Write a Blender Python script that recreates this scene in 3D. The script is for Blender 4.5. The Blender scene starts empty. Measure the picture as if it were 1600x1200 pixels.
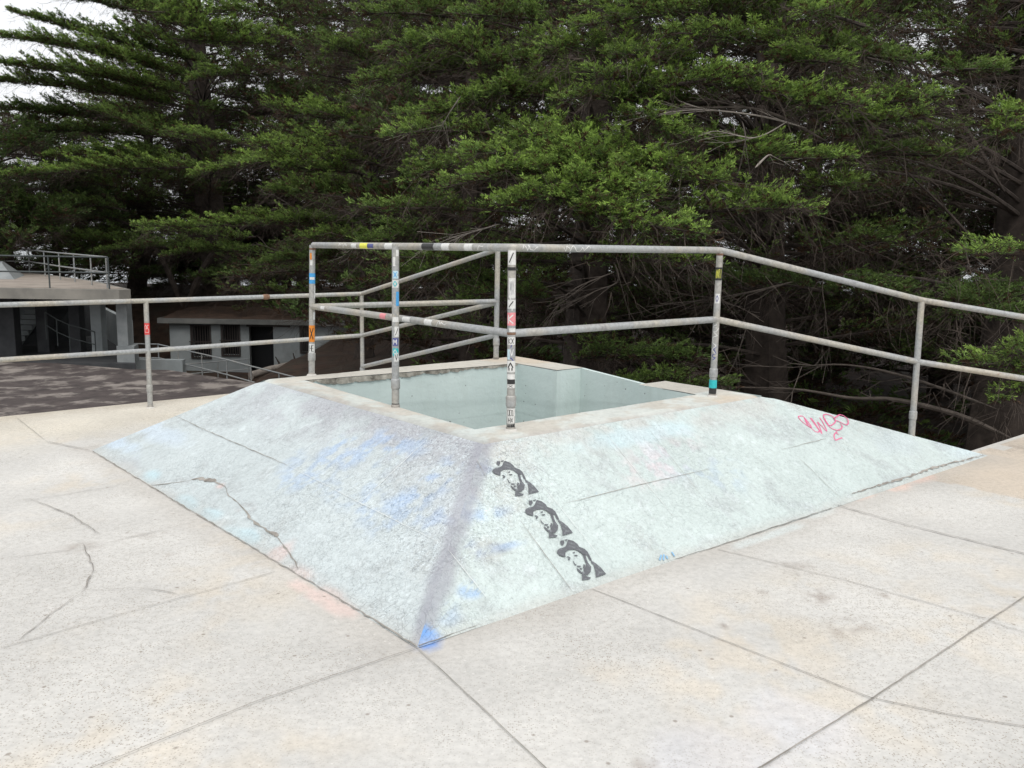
import bpy, bmesh, math, random
import numpy as np
from mathutils import Vector, Matrix, geometry
random.seed(7); RNG = np.random.default_rng(11)
S = bpy.context.scene

# ------------------------------------------------------------------ camera, sky, sun, exposure
F, PITCH, ROLL, EYE = 1413.2, 0.1576, 0.0157, 1.7017
cam = bpy.data.cameras.new('camera'); co = bpy.data.objects.new('camera', cam)
S.collection.objects.link(co); S.camera = co
cam.sensor_width = 36; cam.lens = F / 1600 * 36; cam.clip_end = 20000; cam.clip_start = 0.05
co.matrix_world = (Matrix.Translation((0, 0, EYE)) @ Matrix.Rotation(math.pi / 2 - PITCH, 4, 'X')
                   @ Matrix.Rotation(ROLL, 4, 'Z'))
SUN_EL, SUN_AZ = math.radians(58), math.radians(168)      # azimuth clockwise from +Y
w = bpy.data.worlds.new('World'); S.world = w; w.use_nodes = True
nt = w.node_tree; bg = nt.nodes['Background']
sky = nt.nodes.new('ShaderNodeTexSky'); sky.sky_type = 'NISHITA'; sky.sun_disc = False
sky.sun_elevation = SUN_EL; sky.sun_rotation = SUN_AZ; sky.dust_density = 6; sky.air_density = 1.0
hs = nt.nodes.new('ShaderNodeHueSaturation'); hs.inputs['Saturation'].default_value = 0.22
hs.inputs['Value'].default_value = 1.0
cl = nt.nodes.new('ShaderNodeMix'); cl.data_type = 'RGBA'; cl.inputs[0].default_value = .6     # thin bright cloud over the blue
cl.inputs[7].default_value = (8.0, 8.1, 8.3, 1)
nt.links.new(sky.outputs[0], hs.inputs['Color']); nt.links.new(hs.outputs[0], cl.inputs[6]); nt.links.new(cl.outputs[2], bg.inputs[0])
bg.inputs[1].default_value = 0.15
sl = bpy.data.lights.new('sun', 'SUN'); sl.energy = 1.1; sl.angle = math.radians(40); sl.color = (1, .965, .91)
so = bpy.data.objects.new('sun', sl); S.collection.objects.link(so)
sd = Vector((math.sin(SUN_AZ) * math.cos(SUN_EL), math.cos(SUN_AZ) * math.cos(SUN_EL), math.sin(SUN_EL)))
so.rotation_euler = sd.to_track_quat('Z', 'Y').to_euler()
S.view_settings.view_transform = 'Standard'; S.view_settings.look = 'None'
S.view_settings.exposure = 0.2; S.view_settings.gamma = 1
S.render.engine = 'CYCLES'
S.cycles.max_bounces = 5; S.cycles.diffuse_bounces = 3; S.cycles.transparent_max_bounces = 4

# ------------------------------------------------------------------ helpers
cP, sP, cR, sR = math.cos(PITCH), math.sin(PITCH), math.cos(ROLL), math.sin(ROLL)
def ray(px, py):
    x, y = px - 800, py - 600
    X = cR * x + sR * y; Y = -sR * x + cR * y
    d = Vector((X / F, cP - (Y / F) * sP, -sP - (Y / F) * cP))
    return d
def at(px, py, Y):                        # point of the world seen at a pixel, Y metres ahead
    d = ray(px, py); k = Y / d.y; return Vector((d.x * k, Y, EYE + d.z * k))
def atz(px, py, z):
    d = ray(px, py); k = (z - EYE) / d.z; return Vector((d.x * k, d.y * k, z))
def atp(px, py, p, n):                    # on a plane
    d = ray(px, py); o = Vector((0, 0, EYE)); k = (p - o).dot(n) / d.dot(n); return o + d * k
col = S.collection
def finish(o, label=None, cat=None, group=None, kind=None):
    for k, v in (('label', label), ('category', cat), ('group', group), ('kind', kind)):
        if v: o[k] = v
    return o
def empty(name, loc=(0, 0, 0)):
    o = bpy.data.objects.new(name, None); o.location = loc; o.empty_display_size = .1
    col.objects.link(o); return o
def wpos(o):
    p = Vector((0, 0, 0))
    while o: p += o.location; o = o.parent
    return p
def mkobj(name, verts, faces, mat, parent=None, colors=None, smooth=False, mats=None, mi=None):
    """verts in world space; the object sits at its parent's origin (empties only translated)"""
    me = bpy.data.meshes.new(name)
    V = np.asarray(verts, dtype=np.float64).reshape(-1, 3)
    if parent is not None: V = V - np.array(wpos(parent))
    if isinstance(faces, np.ndarray):
        nf, k = faces.shape
        me.vertices.add(len(V)); me.vertices.foreach_set('co', V.ravel().astype(np.float32))
        me.loops.add(nf * k); me.loops.foreach_set('vertex_index', faces.ravel().astype(np.int32))
        me.polygons.add(nf); me.polygons.foreach_set('loop_start', np.arange(0, nf * k, k, dtype=np.int32))
        me.polygons.foreach_set('loop_total', np.full(nf, k, dtype=np.int32))
        me.update(calc_edges=True)
    else:
        me.from_pydata([tuple(v) for v in V], [], [tuple(f) for f in faces]); me.update()
    for m in (mats or [mat]): me.materials.append(m)
    if mi is not None: me.polygons.foreach_set('material_index', np.asarray(mi, dtype=np.int32))
    if colors is not None:
        ca = me.color_attributes.new('tint', 'FLOAT_COLOR', 'POINT')
        c = np.ones((len(V), 4), dtype=np.float32); c[:, :np.shape(colors)[1]] = colors; ca.data.foreach_set('color', c.ravel())
    if smooth: me.polygons.foreach_set('use_smooth', np.ones(len(me.polygons), dtype=bool))
    o = bpy.data.objects.new(name, me); col.objects.link(o)
    if parent is not None: o.parent = parent
    return o
class MB:
    def __init__(s): s.v = []; s.f = []; s.mi = []
    def add(s, vs, fs, m=0):
        n = len(s.v); s.v += [Vector(p) for p in vs]; s.f += [tuple(n + i for i in f) for f in fs]; s.mi += [m] * len(fs)
    def box(s, c, ax, ay, az, m=0):       # centre + half-axes
        c, ax, ay, az = map(Vector, (c, ax, ay, az))
        vs = [c + ax * i + ay * j + az * k for k in (-1, 1) for j in (-1, 1) for i in (-1, 1)]
        s.add(vs, [(0, 2, 3, 1), (4, 5, 7, 6), (0, 1, 5, 4), (2, 6, 7, 3), (0, 4, 6, 2), (1, 3, 7, 5)], m)
    def boxab(s, a, b, m=0):
        a, b = Vector(a), Vector(b); c = (a + b) / 2; h = (b - a) / 2
        s.box(c, (abs(h.x), 0, 0), (0, abs(h.y), 0), (0, 0, abs(h.z)), m)
    def prism(s, poly, z0, z1, m=0):      # poly: list of (x,y) or (x,y,ztop)
        n = len(poly)
        area = sum(poly[i][0] * poly[(i + 1) % n][1] - poly[(i + 1) % n][0] * poly[i][1] for i in range(n))
        if area < 0: poly = poly[::-1]
        top = [(p[0], p[1], p[2] if len(p) > 2 else z1) for p in poly]; bot = [(p[0], p[1], z0) for p in poly]
        s.add(bot + top, [tuple(range(n))[::-1], tuple(range(n, 2 * n))] +
              [(i, (i + 1) % n, n + (i + 1) % n, n + i) for i in range(n)], m)
    def tube(s, pts, r, n=12, m=0, cap=True):
        pts = [Vector(p) for p in pts]; rs = r if isinstance(r, (list, tuple)) else [r] * len(pts)
        base = len(s.v); up = None; rings = []
        for i, p in enumerate(pts):
            t = (pts[min(i + 1, len(pts) - 1)] - pts[max(i - 1, 0)]).normalized()
            if up is None: up = t.orthogonal().normalized()
            up = (up - t * up.dot(t)).normalized(); sd_ = t.cross(up)
            rings.append([p + (up * math.cos(2 * math.pi * k / n) + sd_ * math.sin(2 * math.pi * k / n)) * rs[i] for k in range(n)])
        vs = [q for rg in rings for q in rg]; fs = []
        for i in range(len(pts) - 1):
            for k in range(n):
                a = i * n + k; b = i * n + (k + 1) % n
                fs.append((a, b, b + n, a + n))
        if cap: fs += [tuple(range(n))[::-1], tuple(range((len(pts) - 1) * n, len(pts) * n))]
        s.add(vs, fs, m)
    def build(s, name, mats, parent=None, smooth=False, bevel=0):
        mats = mats if isinstance(mats, list) else [mats]
        o = mkobj(name, [tuple(v) for v in s.v], s.f, None, parent, smooth=smooth, mats=mats, mi=s.mi)
        if bevel:
            b = o.modifiers.new('bevel', 'BEVEL'); b.width = bevel; b.segments = 2; b.limit_method = 'ANGLE'
        if smooth:
            me = o.data; me.set_sharp_from_angle(angle=math.radians(50))
        return o

# numpy value noise (2-D)
def vnoise(x, y, seed=0):
    xi = np.floor(x).astype(np.int64); yi = np.floor(y).astype(np.int64); fx = x - xi; fy = y - yi
    def h(a, b):
        n = (a * 374761393 + b * 668265263 + seed * 982451653) & 0x7fffffff
        n = ((n ^ (n >> 13)) * 1274126177) & 0x7fffffff
        return ((n ^ (n >> 16)) & 0xffff) / 65535.0
    u = fx * fx * (3 - 2 * fx); v = fy * fy * (3 - 2 * fy)
    return (h(xi, yi) * (1 - u) + h(xi + 1, yi) * u) * (1 - v) + (h(xi, yi + 1) * (1 - u) + h(xi + 1, yi + 1) * u) * v
def fbm(x, y, sc, seed=0, oc=4):
    r = 0; a = .5; t = 0
    for i in range(oc):
        r = r + a * vnoise(x * sc, y * sc, seed + i); t += a; a *= .55; sc *= 2.03
    return r / t
def sst(e0, e1, x):
    t = np.clip((x - e0) / (e1 - e0), 0, 1); return t * t * (3 - 2 * t)

# ------------------------------------------------------------------ materials
def newmat(name, rough=.8):
    m = bpy.data.materials.new(name); m.use_nodes = True
    b = m.node_tree.nodes['Principled BSDF']; b.inputs['Roughness'].default_value = rough
    b.inputs['Specular IOR Level'].default_value = .3
    return m, m.node_tree, b
class NG:
    def __init__(s, nt): s.nt = nt
    def n(s, t, **kw):
        nd = s.nt.nodes.new(t)
        for k, v in kw.items():
            if k.startswith('i_'):
                key = k[2:]; key = int(key) if key.isdigit() else key.replace('_', ' ')
                nd.inputs[key].default_value = v
            else: setattr(nd, k, v)
        return nd
    def l(s, a, b): s.nt.links.new(a, b)
    def coord(s, scale=1.0):
        t = s.n('ShaderNodeTexCoord')
        if scale == 1.0: return t.outputs['Object']
        m = s.n('ShaderNodeMapping'); m.inputs['Scale'].default_value = (scale,) * 3 if not isinstance(scale, tuple) else scale
        s.l(t.outputs['Object'], m.inputs[0]); return m.outputs[0]
    def noise(s, sc, det=4, rough=.55, vec=None, dist=0):
        n = s.n('ShaderNodeTexNoise'); n.inputs['Scale'].default_value = sc; n.inputs['Detail'].default_value = det
        n.inputs['Roughness'].default_value = rough; n.inputs['Distortion'].default_value = dist
        s.l(vec or s.coord(), n.inputs['Vector']); return n.outputs['Fac']
    def vor(s, sc, vec=None, feature='F1', out='Distance'):
        n = s.n('ShaderNodeTexVoronoi'); n.feature = feature; n.inputs['Scale'].default_value = sc
        s.l(vec or s.coord(), n.inputs['Vector']); return n.outputs[out]
    def ramp(s, fac, stops, interp='LINEAR'):
        r = s.n('ShaderNodeValToRGB'); r.color_ramp.interpolation = interp
        e = r.color_ramp.elements
        while len(e) < len(stops): e.new(.5)
        for i, (p, c) in enumerate(stops):
            e[i].position = p; e[i].color = (c, c, c, 1) if not isinstance(c, tuple) else (*c, 1)
        s.l(fac, r.inputs[0]); return r.outputs[0]
    def mix(s, a, b, fac, mode='MIX'):
        m = s.n('ShaderNodeMix'); m.data_type = 'RGBA'; m.blend_type = mode
        for v, i in ((fac, 0), (a, 6), (b, 7)):
            if isinstance(v, (int, float)): m.inputs[i].default_value = v if i == 0 else (v, v, v, 1)
            elif isinstance(v, tuple): m.inputs[i].default_value = (*v, 1)
            else: s.l(v, m.inputs[i])
        return m.outputs[2]
    def math(s, op, a, b=0.0):
        m = s.n('ShaderNodeMath'); m.operation = op
        for i, v in enumerate((a, b)):
            if isinstance(v, (int, float)): m.inputs[i].default_value = v
            else: s.l(v, m.inputs[i])
        return m.outputs[0]
    def bump(s, h, strength=.3, dist=.01, prev=None):
        b = s.n('ShaderNodeBump'); b.inputs['Strength'].default_value = strength; b.inputs['Distance'].default_value = dist
        s.l(h, b.inputs['Height'])
        if prev: s.l(prev, b.inputs['Normal'])
        return b.outputs[0]

def mat_concrete(name, attr=True, base=(.56, .545, .515), speck=True, dark=1.0):
    m, nt, b = newmat(name, .85); g = NG(nt)
    if attr:
        a = g.n('ShaderNodeAttribute', attribute_name='tint'); c = a.outputs['Color']
        wear = a.outputs['Alpha']
    else: c = g.mix(base, base, 0.0)
    n1 = g.noise(1.3, 5, .6); c = g.mix(c, g.ramp(n1, [(.3, .88), (.7, 1.08)]), 1.0, 'MULTIPLY')
    n2 = g.noise(28, 4, .7); c = g.mix(c, g.ramp(n2, [(.3, .86), (.5, 1.0), (.72, 1.1)]), 1.0, 'MULTIPLY')
    if speck:
        v = g.vor(135, out='Color'); sep = g.n('ShaderNodeSeparateColor'); g.l(v, sep.inputs[0])
        vd = g.vor(135)
        w1 = g.ramp(g.noise(.8, 4, .6), [(.40, .2), (.6, 1.0)])
        dk = g.ramp(sep.outputs[0], [(.72, 0.0), (.74, 1.0)]); dk = g.math('MULTIPLY', dk, g.ramp(vd, [(.3, 1.0), (.55, 0.0)]))
        dk = g.math('MULTIPLY', dk, w1)
        c = g.mix(c, (.22, .185, .14), g.math('MULTIPLY', dk, .75))
        v2 = g.vor(60, out='Color'); sp2 = g.n('ShaderNodeSeparateColor'); g.l(v2, sp2.inputs[0])
        wh = g.math('MULTIPLY', g.ramp(sp2.outputs[1], [(.96, 0.0), (.97, 1.0)]), g.ramp(g.vor(60), [(.2, 1.0), (.4, 0.0)]))
        c = g.mix(c, (.66, .65, .62), g.math('MULTIPLY', wh, .45))
        # sparse larger chips
        v3 = g.vor(9, out='Color'); sp3 = g.n('ShaderNodeSeparateColor'); g.l(v3, sp3.inputs[0])
        bg_ = g.math('MULTIPLY', g.ramp(sp3.outputs[2], [(.86, 0.0), (.87, 1.0)]), g.ramp(g.vor(9), [(.05, 1.0), (.1, 0.0)]))
        c = g.mix(c, (.23, .2, .17), g.math('MULTIPLY', bg_, .75))
    g.l(c, b.inputs['Base Color'])
    bp = g.bump(g.noise(60, 5, .7), .35, .006); bp = g.bump(g.noise(6, 3, .5), .25, .01, bp); g.l(bp, b.inputs['Normal'])
    return m
def mat_stucco(name):
    m, nt, b = newmat(name, .6); g = NG(nt)
    a = g.n('ShaderNodeAttribute', attribute_name='tint'); c = a.outputs['Color']
    vec = g.coord()
    wv = g.n('ShaderNodeTexNoise'); wv.inputs['Scale'].default_value = 12; g.l(vec, wv.inputs['Vector'])
    vm = g.n('ShaderNodeVectorMath', operation='SCALE'); vm.inputs['Scale'].default_value = .09; g.l(wv.outputs['Color'], vm.inputs[0])
    va = g.n('ShaderNodeVectorMath', operation='ADD'); g.l(vec, va.inputs[0]); g.l(vm.outputs[0], va.inputs[1])
    cell = g.vor(24, va.outputs[0], 'DISTANCE_TO_EDGE'); cr = g.ramp(cell, [(0.0, 0.0), (.07, 1.0)])
    patch = g.ramp(g.noise(2.2, 3, .6), [(.4, .12), (.62, .85)])
    line = g.math('MULTIPLY', g.math('SUBTRACT', 1.0, cr), patch)
    c = g.mix(c, g.mix(c, (.70, .72, .74), 1.0, 'MULTIPLY'), g.math('MULTIPLY', line, .12))
    wm = a.outputs['Alpha']
    n5 = g.noise(26, 2.5, .6, dist=.7); rd_ = g.math('ABSOLUTE', g.math('SUBTRACT', n5, .5))
    wd_ = g.math('MULTIPLY', g.ramp(rd_, [(0.0, 1.0), (.028, 0.0)]), wm); c = g.mix(c, g.mix(c, (.52, .53, .55), 1.0, 'MULTIPLY'), g.math('MULTIPLY', wd_, .95))
    n6 = g.noise(33, 2.5, .6, dist=.9); rl_ = g.math('ABSOLUTE', g.math('SUBTRACT', n6, .52))
    wl_ = g.math('MULTIPLY', g.ramp(rl_, [(0.0, 1.0), (.03, 0.0)]), wm); c = g.mix(c, (.66, .74, .77), g.math('MULTIPLY', wl_, .7))
    n7 = g.noise(75, 3, .7); c = g.mix(c, g.mix(c, (.55, .56, .57), 1.0, 'MULTIPLY'), g.math('MULTIPLY', g.ramp(n7, [(.60, 0.0), (.66, 1.0)]), .55))
    n2 = g.noise(40, 5, .75); c = g.mix(c, g.ramp(n2, [(.3, .82), (.47, 1.0), (.75, 1.08)]), 1.0, 'MULTIPLY')
    n3 = g.noise(1.7, 4, .6); c = g.mix(c, g.ramp(n3, [(.3, .93), (.7, 1.05)]), 1.0, 'MULTIPLY')
    # scratches worn along the fall line and sideways
    for ang, sc in ((.7, (150, 3, 3)), (-.86, (120, 2, 2))):
        mp = g.n('ShaderNodeMapping'); mp.inputs['Rotation'].default_value = (0, 0, ang); g.l(vec, mp.inputs[0])
        mp2 = g.n('ShaderNodeMapping'); mp2.inputs['Scale'].default_value = sc; g.l(mp.outputs[0], mp2.inputs[0])
        s1 = g.ramp(g.noise(1, 2, .5, mp2.outputs[0]), [(.66, 0.0), (.72, 1.0)])
        c = g.mix(c, g.mix(c, (.72, .73, .74), 1.0, 'MULTIPLY'), g.math('MULTIPLY', s1, .35))
    g.l(c, b.inputs['Base Color'])
    hgt = g.math('MULTIPLY', cr, patch)
    bp = g.bump(hgt, .5, .008); bp = g.bump(g.noise(35, 5, .7), .45, .008, bp); bp = g.bump(g.noise(5, 2), .3, .02, bp)
    g.l(bp, b.inputs['Normal'])
    return m
def mat_noise(name, c1, c2, sc=3, rough=.85, bump=.3, c3=None, bs=30):
    m, nt, b = newmat(name, rough); g = NG(nt)
    c = g.ramp(g.noise(sc, 6, .6), [(.33, c1), (.66, c2)])
    if c3: c = g.mix(c, c3, g.ramp(g.noise(sc * .37, 5, .65), [(.5, 0.0), (.62, 1.0)]))
    g.l(c, b.inputs['Base Color'])
    if bump: g.l(g.bump(g.noise(bs, 4, .6), bump, .01), b.inputs['Normal'])
    return m
def mat_pipe(name, base=(.36, .37, .37), warm=(.43, .40, .34)):
    m, nt, b = newmat(name, .5); g = NG(nt)
    b.inputs['Metallic'].default_value = .35
    c = g.mix(base, warm, g.ramp(g.noise(2.2, 4, .6), [(.42, 0.0), (.62, 1.0)]))
    c = g.mix(c, g.ramp(g.noise(45, 4, .7), [(.3, .72), (.55, 1.0), (.75, 1.15)]), 1.0, 'MULTIPLY')
    c = g.mix(c, (.2, .2, .21), g.math('MULTIPLY', g.ramp(g.noise(9, 4, .7), [(.58, 0.0), (.7, 1.0)]), .6))
    c = g.mix(c, (.24, .1, .045), g.math('MULTIPLY', g.ramp(g.noise(6.3, 5, .75), [(.66, 0.0), (.74, 1.0)]), .7))
    g.l(c, b.inputs['Base Color']); g.l(g.bump(g.noise(70, 3, .6), .25, .003), b.inputs['Normal'])
    return m
def mat_flat(name, c, rough=.6):
    m, nt, b = newmat(name, rough); g = NG(nt)
    k = g.mix((*c,), g.ramp(g.noise(60, 3, .6), [(.3, .85), (.7, 1.1)]), 1.0, 'MULTIPLY'); g.l(k, b.inputs['Base Color'])
    return m
def mat_leaf(name):
    m = bpy.data.materials.new(name); m.use_nodes = True; nt = m.node_tree; g = NG(nt)
    b = nt.nodes['Principled BSDF']; out = nt.nodes['Material Output']
    a = g.n('ShaderNodeAttribute', attribute_name='tint')
    g.l(a.outputs['Color'], b.inputs['Base Color']); b.inputs['Roughness'].default_value = .6
    b.inputs['Specular IOR Level'].default_value = .25
    tr = g.n('ShaderNodeBsdfTranslucent'); g.l(a.outputs['Color'], tr.inputs['Color'])
    mx = g.n('ShaderNodeMixShader'); mx.inputs[0].default_value = .3
    g.l(b.outputs[0], mx.inputs[1]); g.l(tr.outputs[0], mx.inputs[2]); g.l(mx.outputs[0], out.inputs[0])
    return m

M = {}
M['deck'] = mat_concrete('deck_concrete'); M['conc'] = mat_concrete('ledge_concrete', False, (.50, .485, .45), False)
M['stucco'] = mat_stucco('painted_stucco')
M['ledge'] = mat_concrete('worn_ledge', True, speck=False)
M['pipe'] = mat_pipe('galvanised_pipe'); M['pipe2'] = mat_pipe('grey_pipe', (.30, .32, .33), (.34, .34, .32))
M['darkpipe'] = mat_flat('dark_green_pipe', (.06, .07, .07))
M['joint'] = mat_noise('joint_dirt', (.19, .178, .155), (.36, .34, .31), 7)
M['crack'] = mat_noise('crack_dirt', (.14, .125, .11), (.36, .34, .31), 12)
M['rust'] = mat_noise('rust', (.12, .065, .045), (.24, .15, .10), 30)
M['earth'] = mat_noise('earth', (.025, .016, .012), (.06, .036, .024), 2.5, .95, .6, (.04, .033, .024))
M['asphalt'] = mat_noise('asphalt', (.045, .037, .036), (.085, .07, .066), 2.6, .95, .4, (.23, .205, .185))
M['litter'] = mat_noise('needle_litter', (.04, .027, .02), (.085, .052, .036), 3, .95, .6)
M['bark'] = mat_noise('bark', (.022, .017, .014), (.055, .043, .036), 5, .95, .8, bs=14)
M['twig'] = mat_noise('dead_twig', (.028, .021, .017), (.07, .055, .045), 4, .95, 0)
M['branch'] = mat_noise('weathered_branch', (.045, .037, .031), (.10, .083, .07), 6, .95, .3)
M['paletwig'] = mat_noise('bleached_twig', (.16, .14, .125), (.28, .25, .22), 4, .95, 0)
M['leaf'] = mat_leaf('cypress_leaf')
M['bwall'] = mat_noise('grey_blue_wall', (.23, .255, .26), (.31, .335, .34), .8, .85, .2, (.19, .205, .205))
M['bwall2'] = mat_noise('pale_pillar', (.17, .185, .19), (.25, .265, .265), 2, .85, .2)
M['darkwall'] = mat_noise('dark_wall', (.035, .037, .04), (.06, .062, .065), 2, .85, .2)
M['slab2'] = mat_noise('grey_slab', (.10, .105, .10), (.17, .17, .16), 1.2, .9, .3)
M['slab'] = mat_noise('weathered_slab', (.16, .155, .14), (.27, .255, .225), .9, .9, .3)
M['terrace'] = mat_noise('terrace_top', (.22, .19, .165), (.32, .28, .24), 1.1, .9, .2)
M['black'] = mat_flat('black_shade', (.012, .013, .015)); M['bars'] = mat_flat('rusty_bars', (.05, .043, .04))  # near-black colour stands in for the shade inside openings

# ------------------------------------------------------------------ local frame of the ledge and deck
TH = 0.7099; U = Vector((math.sin(TH), -math.cos(TH), 0)); V_ = Vector((math.cos(TH), math.sin(TH), 0))
P0 = Vector((-.3826, 3.5841, 0))
def W(a, b, z=0.0): return P0 - U * a + V_ * b + Vector((0, 0, z))
def AB(p): q = Vector(p) - P0; return (-q.dot(U), q.dot(V_))
HP = .5894
T0 = (.864, 1.048); TL = (3.62, 1.048); TR = (.864, 3.705); PL = (4.5255, 0); PR = (0, 5.723)
A_ = (3.552, 1.43); B_ = (1.075, 1.43); C_ = (1.075, 3.382); D_ = (3.552, 3.40)
EDGE = 6.42     # far-left deck edge
nL = (V_ * -HP / 1.0).normalized()
# planes of the two banks
lp = [W(0, 0), W(*PL), W(*T0, HP)]; nLeft = (lp[1] - lp[0]).cross(lp[2] - lp[0]).normalized()
rp = [W(0, 0), W(*T0, HP), W(*PR)]; nRight = (rp[1] - rp[0]).cross(rp[2] - rp[0]).normalized()
if nLeft.z < 0: nLeft.negate()
if nRight.z < 0: nRight.negate()
def onL(px, py, lift=0): return atp(px, py, lp[0], nLeft) + nLeft * lift
def onR(px, py, lift=0): return atp(px, py, rp[0], nRight) + nRight * lift
JW = .30
def strip(mb, pts, n, w, m=0, jag=0.0, taper=True, sub=.05):
    """thin ribbon along a polyline on a plane with normal n"""
    P = [Vector(p) for p in pts]; Q = []
    for i in range(len(P) - 1):
        k = max(1, int((P[i + 1] - P[i]).length / sub))
        for j in range(k): Q.append(P[i].lerp(P[i + 1], j / k))
    Q.append(P[-1]); nn = len(Q); n = Vector(n); vs = []
    for i, q in enumerate(Q):
        t = (Q[min(i + 1, nn - 1)] - Q[max(i - 1, 0)]).normalized(); s_ = t.cross(n).normalized()
        f = 1.0
        if taper: f = min(1, .35 + 3 * min(i, nn - 1 - i) / nn)
        hw = w * JW * f * (1 + jag * random.uniform(-.8, 1.0)); off = s_ * min(jag * w, .006) * random.uniform(-.8, .8)
        vs += [q + off - s_ * hw, q + off + s_ * hw]
    mb.add(vs, [(2 * i, 2 * i + 1, 2 * i + 3, 2 * i + 2) for i in range(nn - 1)], m)

# ------------------------------------------------------------------ deck (structure)
def build_deck():
    st = .04
    a = np.arange(-7, EDGE + .001, st); b = np.arange(-6, 12, st); a[-1] = EDGE
    Agr, Bgr = np.meshgrid(a, b, indexing='ij'); na, nb = Agr.shape
    X = P0.x - U.x * Agr + V_.x * Bgr; Y = P0.y - U.y * Agr + V_.y * Bgr
    Z = (fbm(Agr, Bgr, .6, 3) - .5) * .012
    # colours
    base = np.array([.50, .49, .465]); c = np.ones((na, nb, 3)) * base
    n1 = fbm(Agr, Bgr, .9, 5); n2 = fbm(Agr, Bgr, 3.1, 9); n3 = fbm(Agr, Bgr, 9, 12)
    c *= (.90 + .2 * n1[..., None])
    warm = np.array([.55, .49, .40])
    def lay(colr, k):
        nonlocal c
        k = np.clip(k, 0, 1)[..., None]; c = c * (1 - k) + np.array(colr) * k
    lay(warm, .55 * sst(.5, .72, fbm(Agr, Bgr, 1.1, 21)) * sst(.35, .6, n3))
    # beige weathered slab on the right beyond the second joint
    rj = (Bgr > 4.55 + .02 * n2) & (Agr < .2)
    lay((.50, .43, .35), rj * (.75 + .2 * n2))
    # far left: sandier along the railing
    lay((.55, .51, .43), .8 * sst(4.6, 5.6, Agr + .5 * (n2 - .5)))
    lay((.40, .35, .28), .5 * sst(EDGE - .35, EDGE, Agr + .3 * (n3 - .5)))
    # dirt gathered along the foot of the banks
    dL = np.abs(Bgr); dl = np.where((Agr > -.05) & (Agr < 4.7), -Bgr, 9.); dr = np.where((Bgr > 0) & (Bgr < 5.8), -Agr, 9.)
    dd = np.minimum(np.where(dl > -.1, dl, 9), np.where(dr > -.1, dr, 9))
    lay((.40, .375, .34), .5 * (1 - sst(0, .28, dd + .2 * (n2 - .5))))
    # stains, and a wider dark patch at the far right edge
    for px, py, r, k in ((1245, 890, .09, .8), (1280, 935, .1, .9), (1325, 985, .11, 1), (1220, 883, .05, .5), (1192, 927, .05, .6),
                         (1378, 931, .03, 1), (1125, 980, .03, 1), (135, 852, .09, .8), (350, 700, .08, .5), (285, 640, .08, .5),
                         (1005, 1195, .03, 1), (745, 1180, .03, .6), (250, 870, .06, .6), (235, 832, .1, .5), (1585, 700, .25, .6)):
        p = atz(px, py, 0); pa, pb = AB(p); d = np.hypot(Agr - pa, (Bgr - pb) * .7) / r
        lay((.26, .22, .19), .8 * k * (1 - sst(.1, 1.25, d + 1.2 * (n3 - .5))) * sst(.42, .6, fbm(Agr, Bgr, 24, 33)))
    def blob(px, py, ra, rb, colr, k, rot=0):
        p = atz(px, py, 0); pa, pb = AB(p); d = np.hypot((Agr - pa) / ra, (Bgr - pb) / rb)
        lay(colr, k * (1 - sst(.55, 1.1, d + .9 * (n2 - .5))))
    for px, py in ((470, 915), (500, 932), (530, 950)): blob(px, py, .13, .06, (.60, .47, .43), .7)
    for px, py in ((1350, 775), (1400, 762), (1440, 748)): blob(px, py, .08, .2, (.60, .46, .40), .75)
    for px, py in ((1180, 845), (1290, 800), (1225, 828)): blob(px, py, .04, .25, (.55, .62, .62), .5)
    for px, py in ((1250, 1130), (1130, 1190)): blob(px, py, .3, .25, (.55, .55, .57), .6)
    # concreted drop of the cell borders
    q = atz(663, 1006, 0)
    blob(668, 1004, .06, .06, (.10, .25, .62), .9)
    cc = c.reshape(-1, 3)
    idx = np.arange(na * nb).reshape(na, nb)
    f = np.stack([idx[:-1, :-1], idx[:-1, 1:], idx[1:, 1:], idx[1:, :-1]], -1)
    ca = (Agr[:-1, :-1] + st / 2); cb = (Bgr[:-1, :-1] + st / 2)
    inside = (ca > .12) & (cb > .12) & ~((ca > 4.0) & (cb < 3.55))
    gone = inside | ((ca > .14) & (cb > 5.0)) | ((ca > 4.0) & (cb > 3.55))
    f = f[~gone]
    vv = np.stack([X.ravel(), Y.ravel(), Z.ravel()], -1)
    used = np.unique(f); rem = -np.ones(len(vv), dtype=np.int64); rem[used] = np.arange(len(used))
    o = mkobj('deck', vv[used], rem[f], M['deck'], None, colors=cc[used], smooth=True)
    finish(o, kind='structure')
    # slab body and retaining wall under the sheet
    mb = MB()
    def P2(a, b): v = W(a, b); return (v.x, v.y)
    mb.prism([P2(-14, -14), P2(.0, -14), P2(.0, 16), P2(-14, 16)], -4.5, -.012)
    mb.prism([P2(0.0, -14), P2(EDGE, -14), P2(EDGE, .1), P2(0.0, .1)], -4.5, -.013)
    mb.prism([P2(4.05, .1), P2(EDGE, .1), P2(EDGE, 3.62), P2(4.05, 3.62)], -4.5, -.014)
    mb.prism([P2(0, 5.2), P2(.17, 5.75), P2(.17, 16), P2(0, 16)], -4.5, .001)
    finish(mb.build('deck_foundation', M['conc']), kind='structure')
    # joints and cracks
    mb = MB(); up = Vector((0, 0, 1))
    def zl(pts, w, m, jag, **k):
        strip(mb, [atz(x, y, 0.0) + Vector((0, 0, .0075)) for x, y in pts], up, w, m, jag, **k)
    J = 0
    zl([(652, 1014), (750, 1105), (850, 1200), (960, 1305)], .008, J, .15, taper=False)
    zl([(650, 1014), (400, 1098), (135, 1206), (0, 1265)], .007, J, .15, taper=False)
    zl([(1189, 1201), (1365, 1092), (1600, 934), (1700, 868)], .011, J, .15, taper=False)
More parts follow.
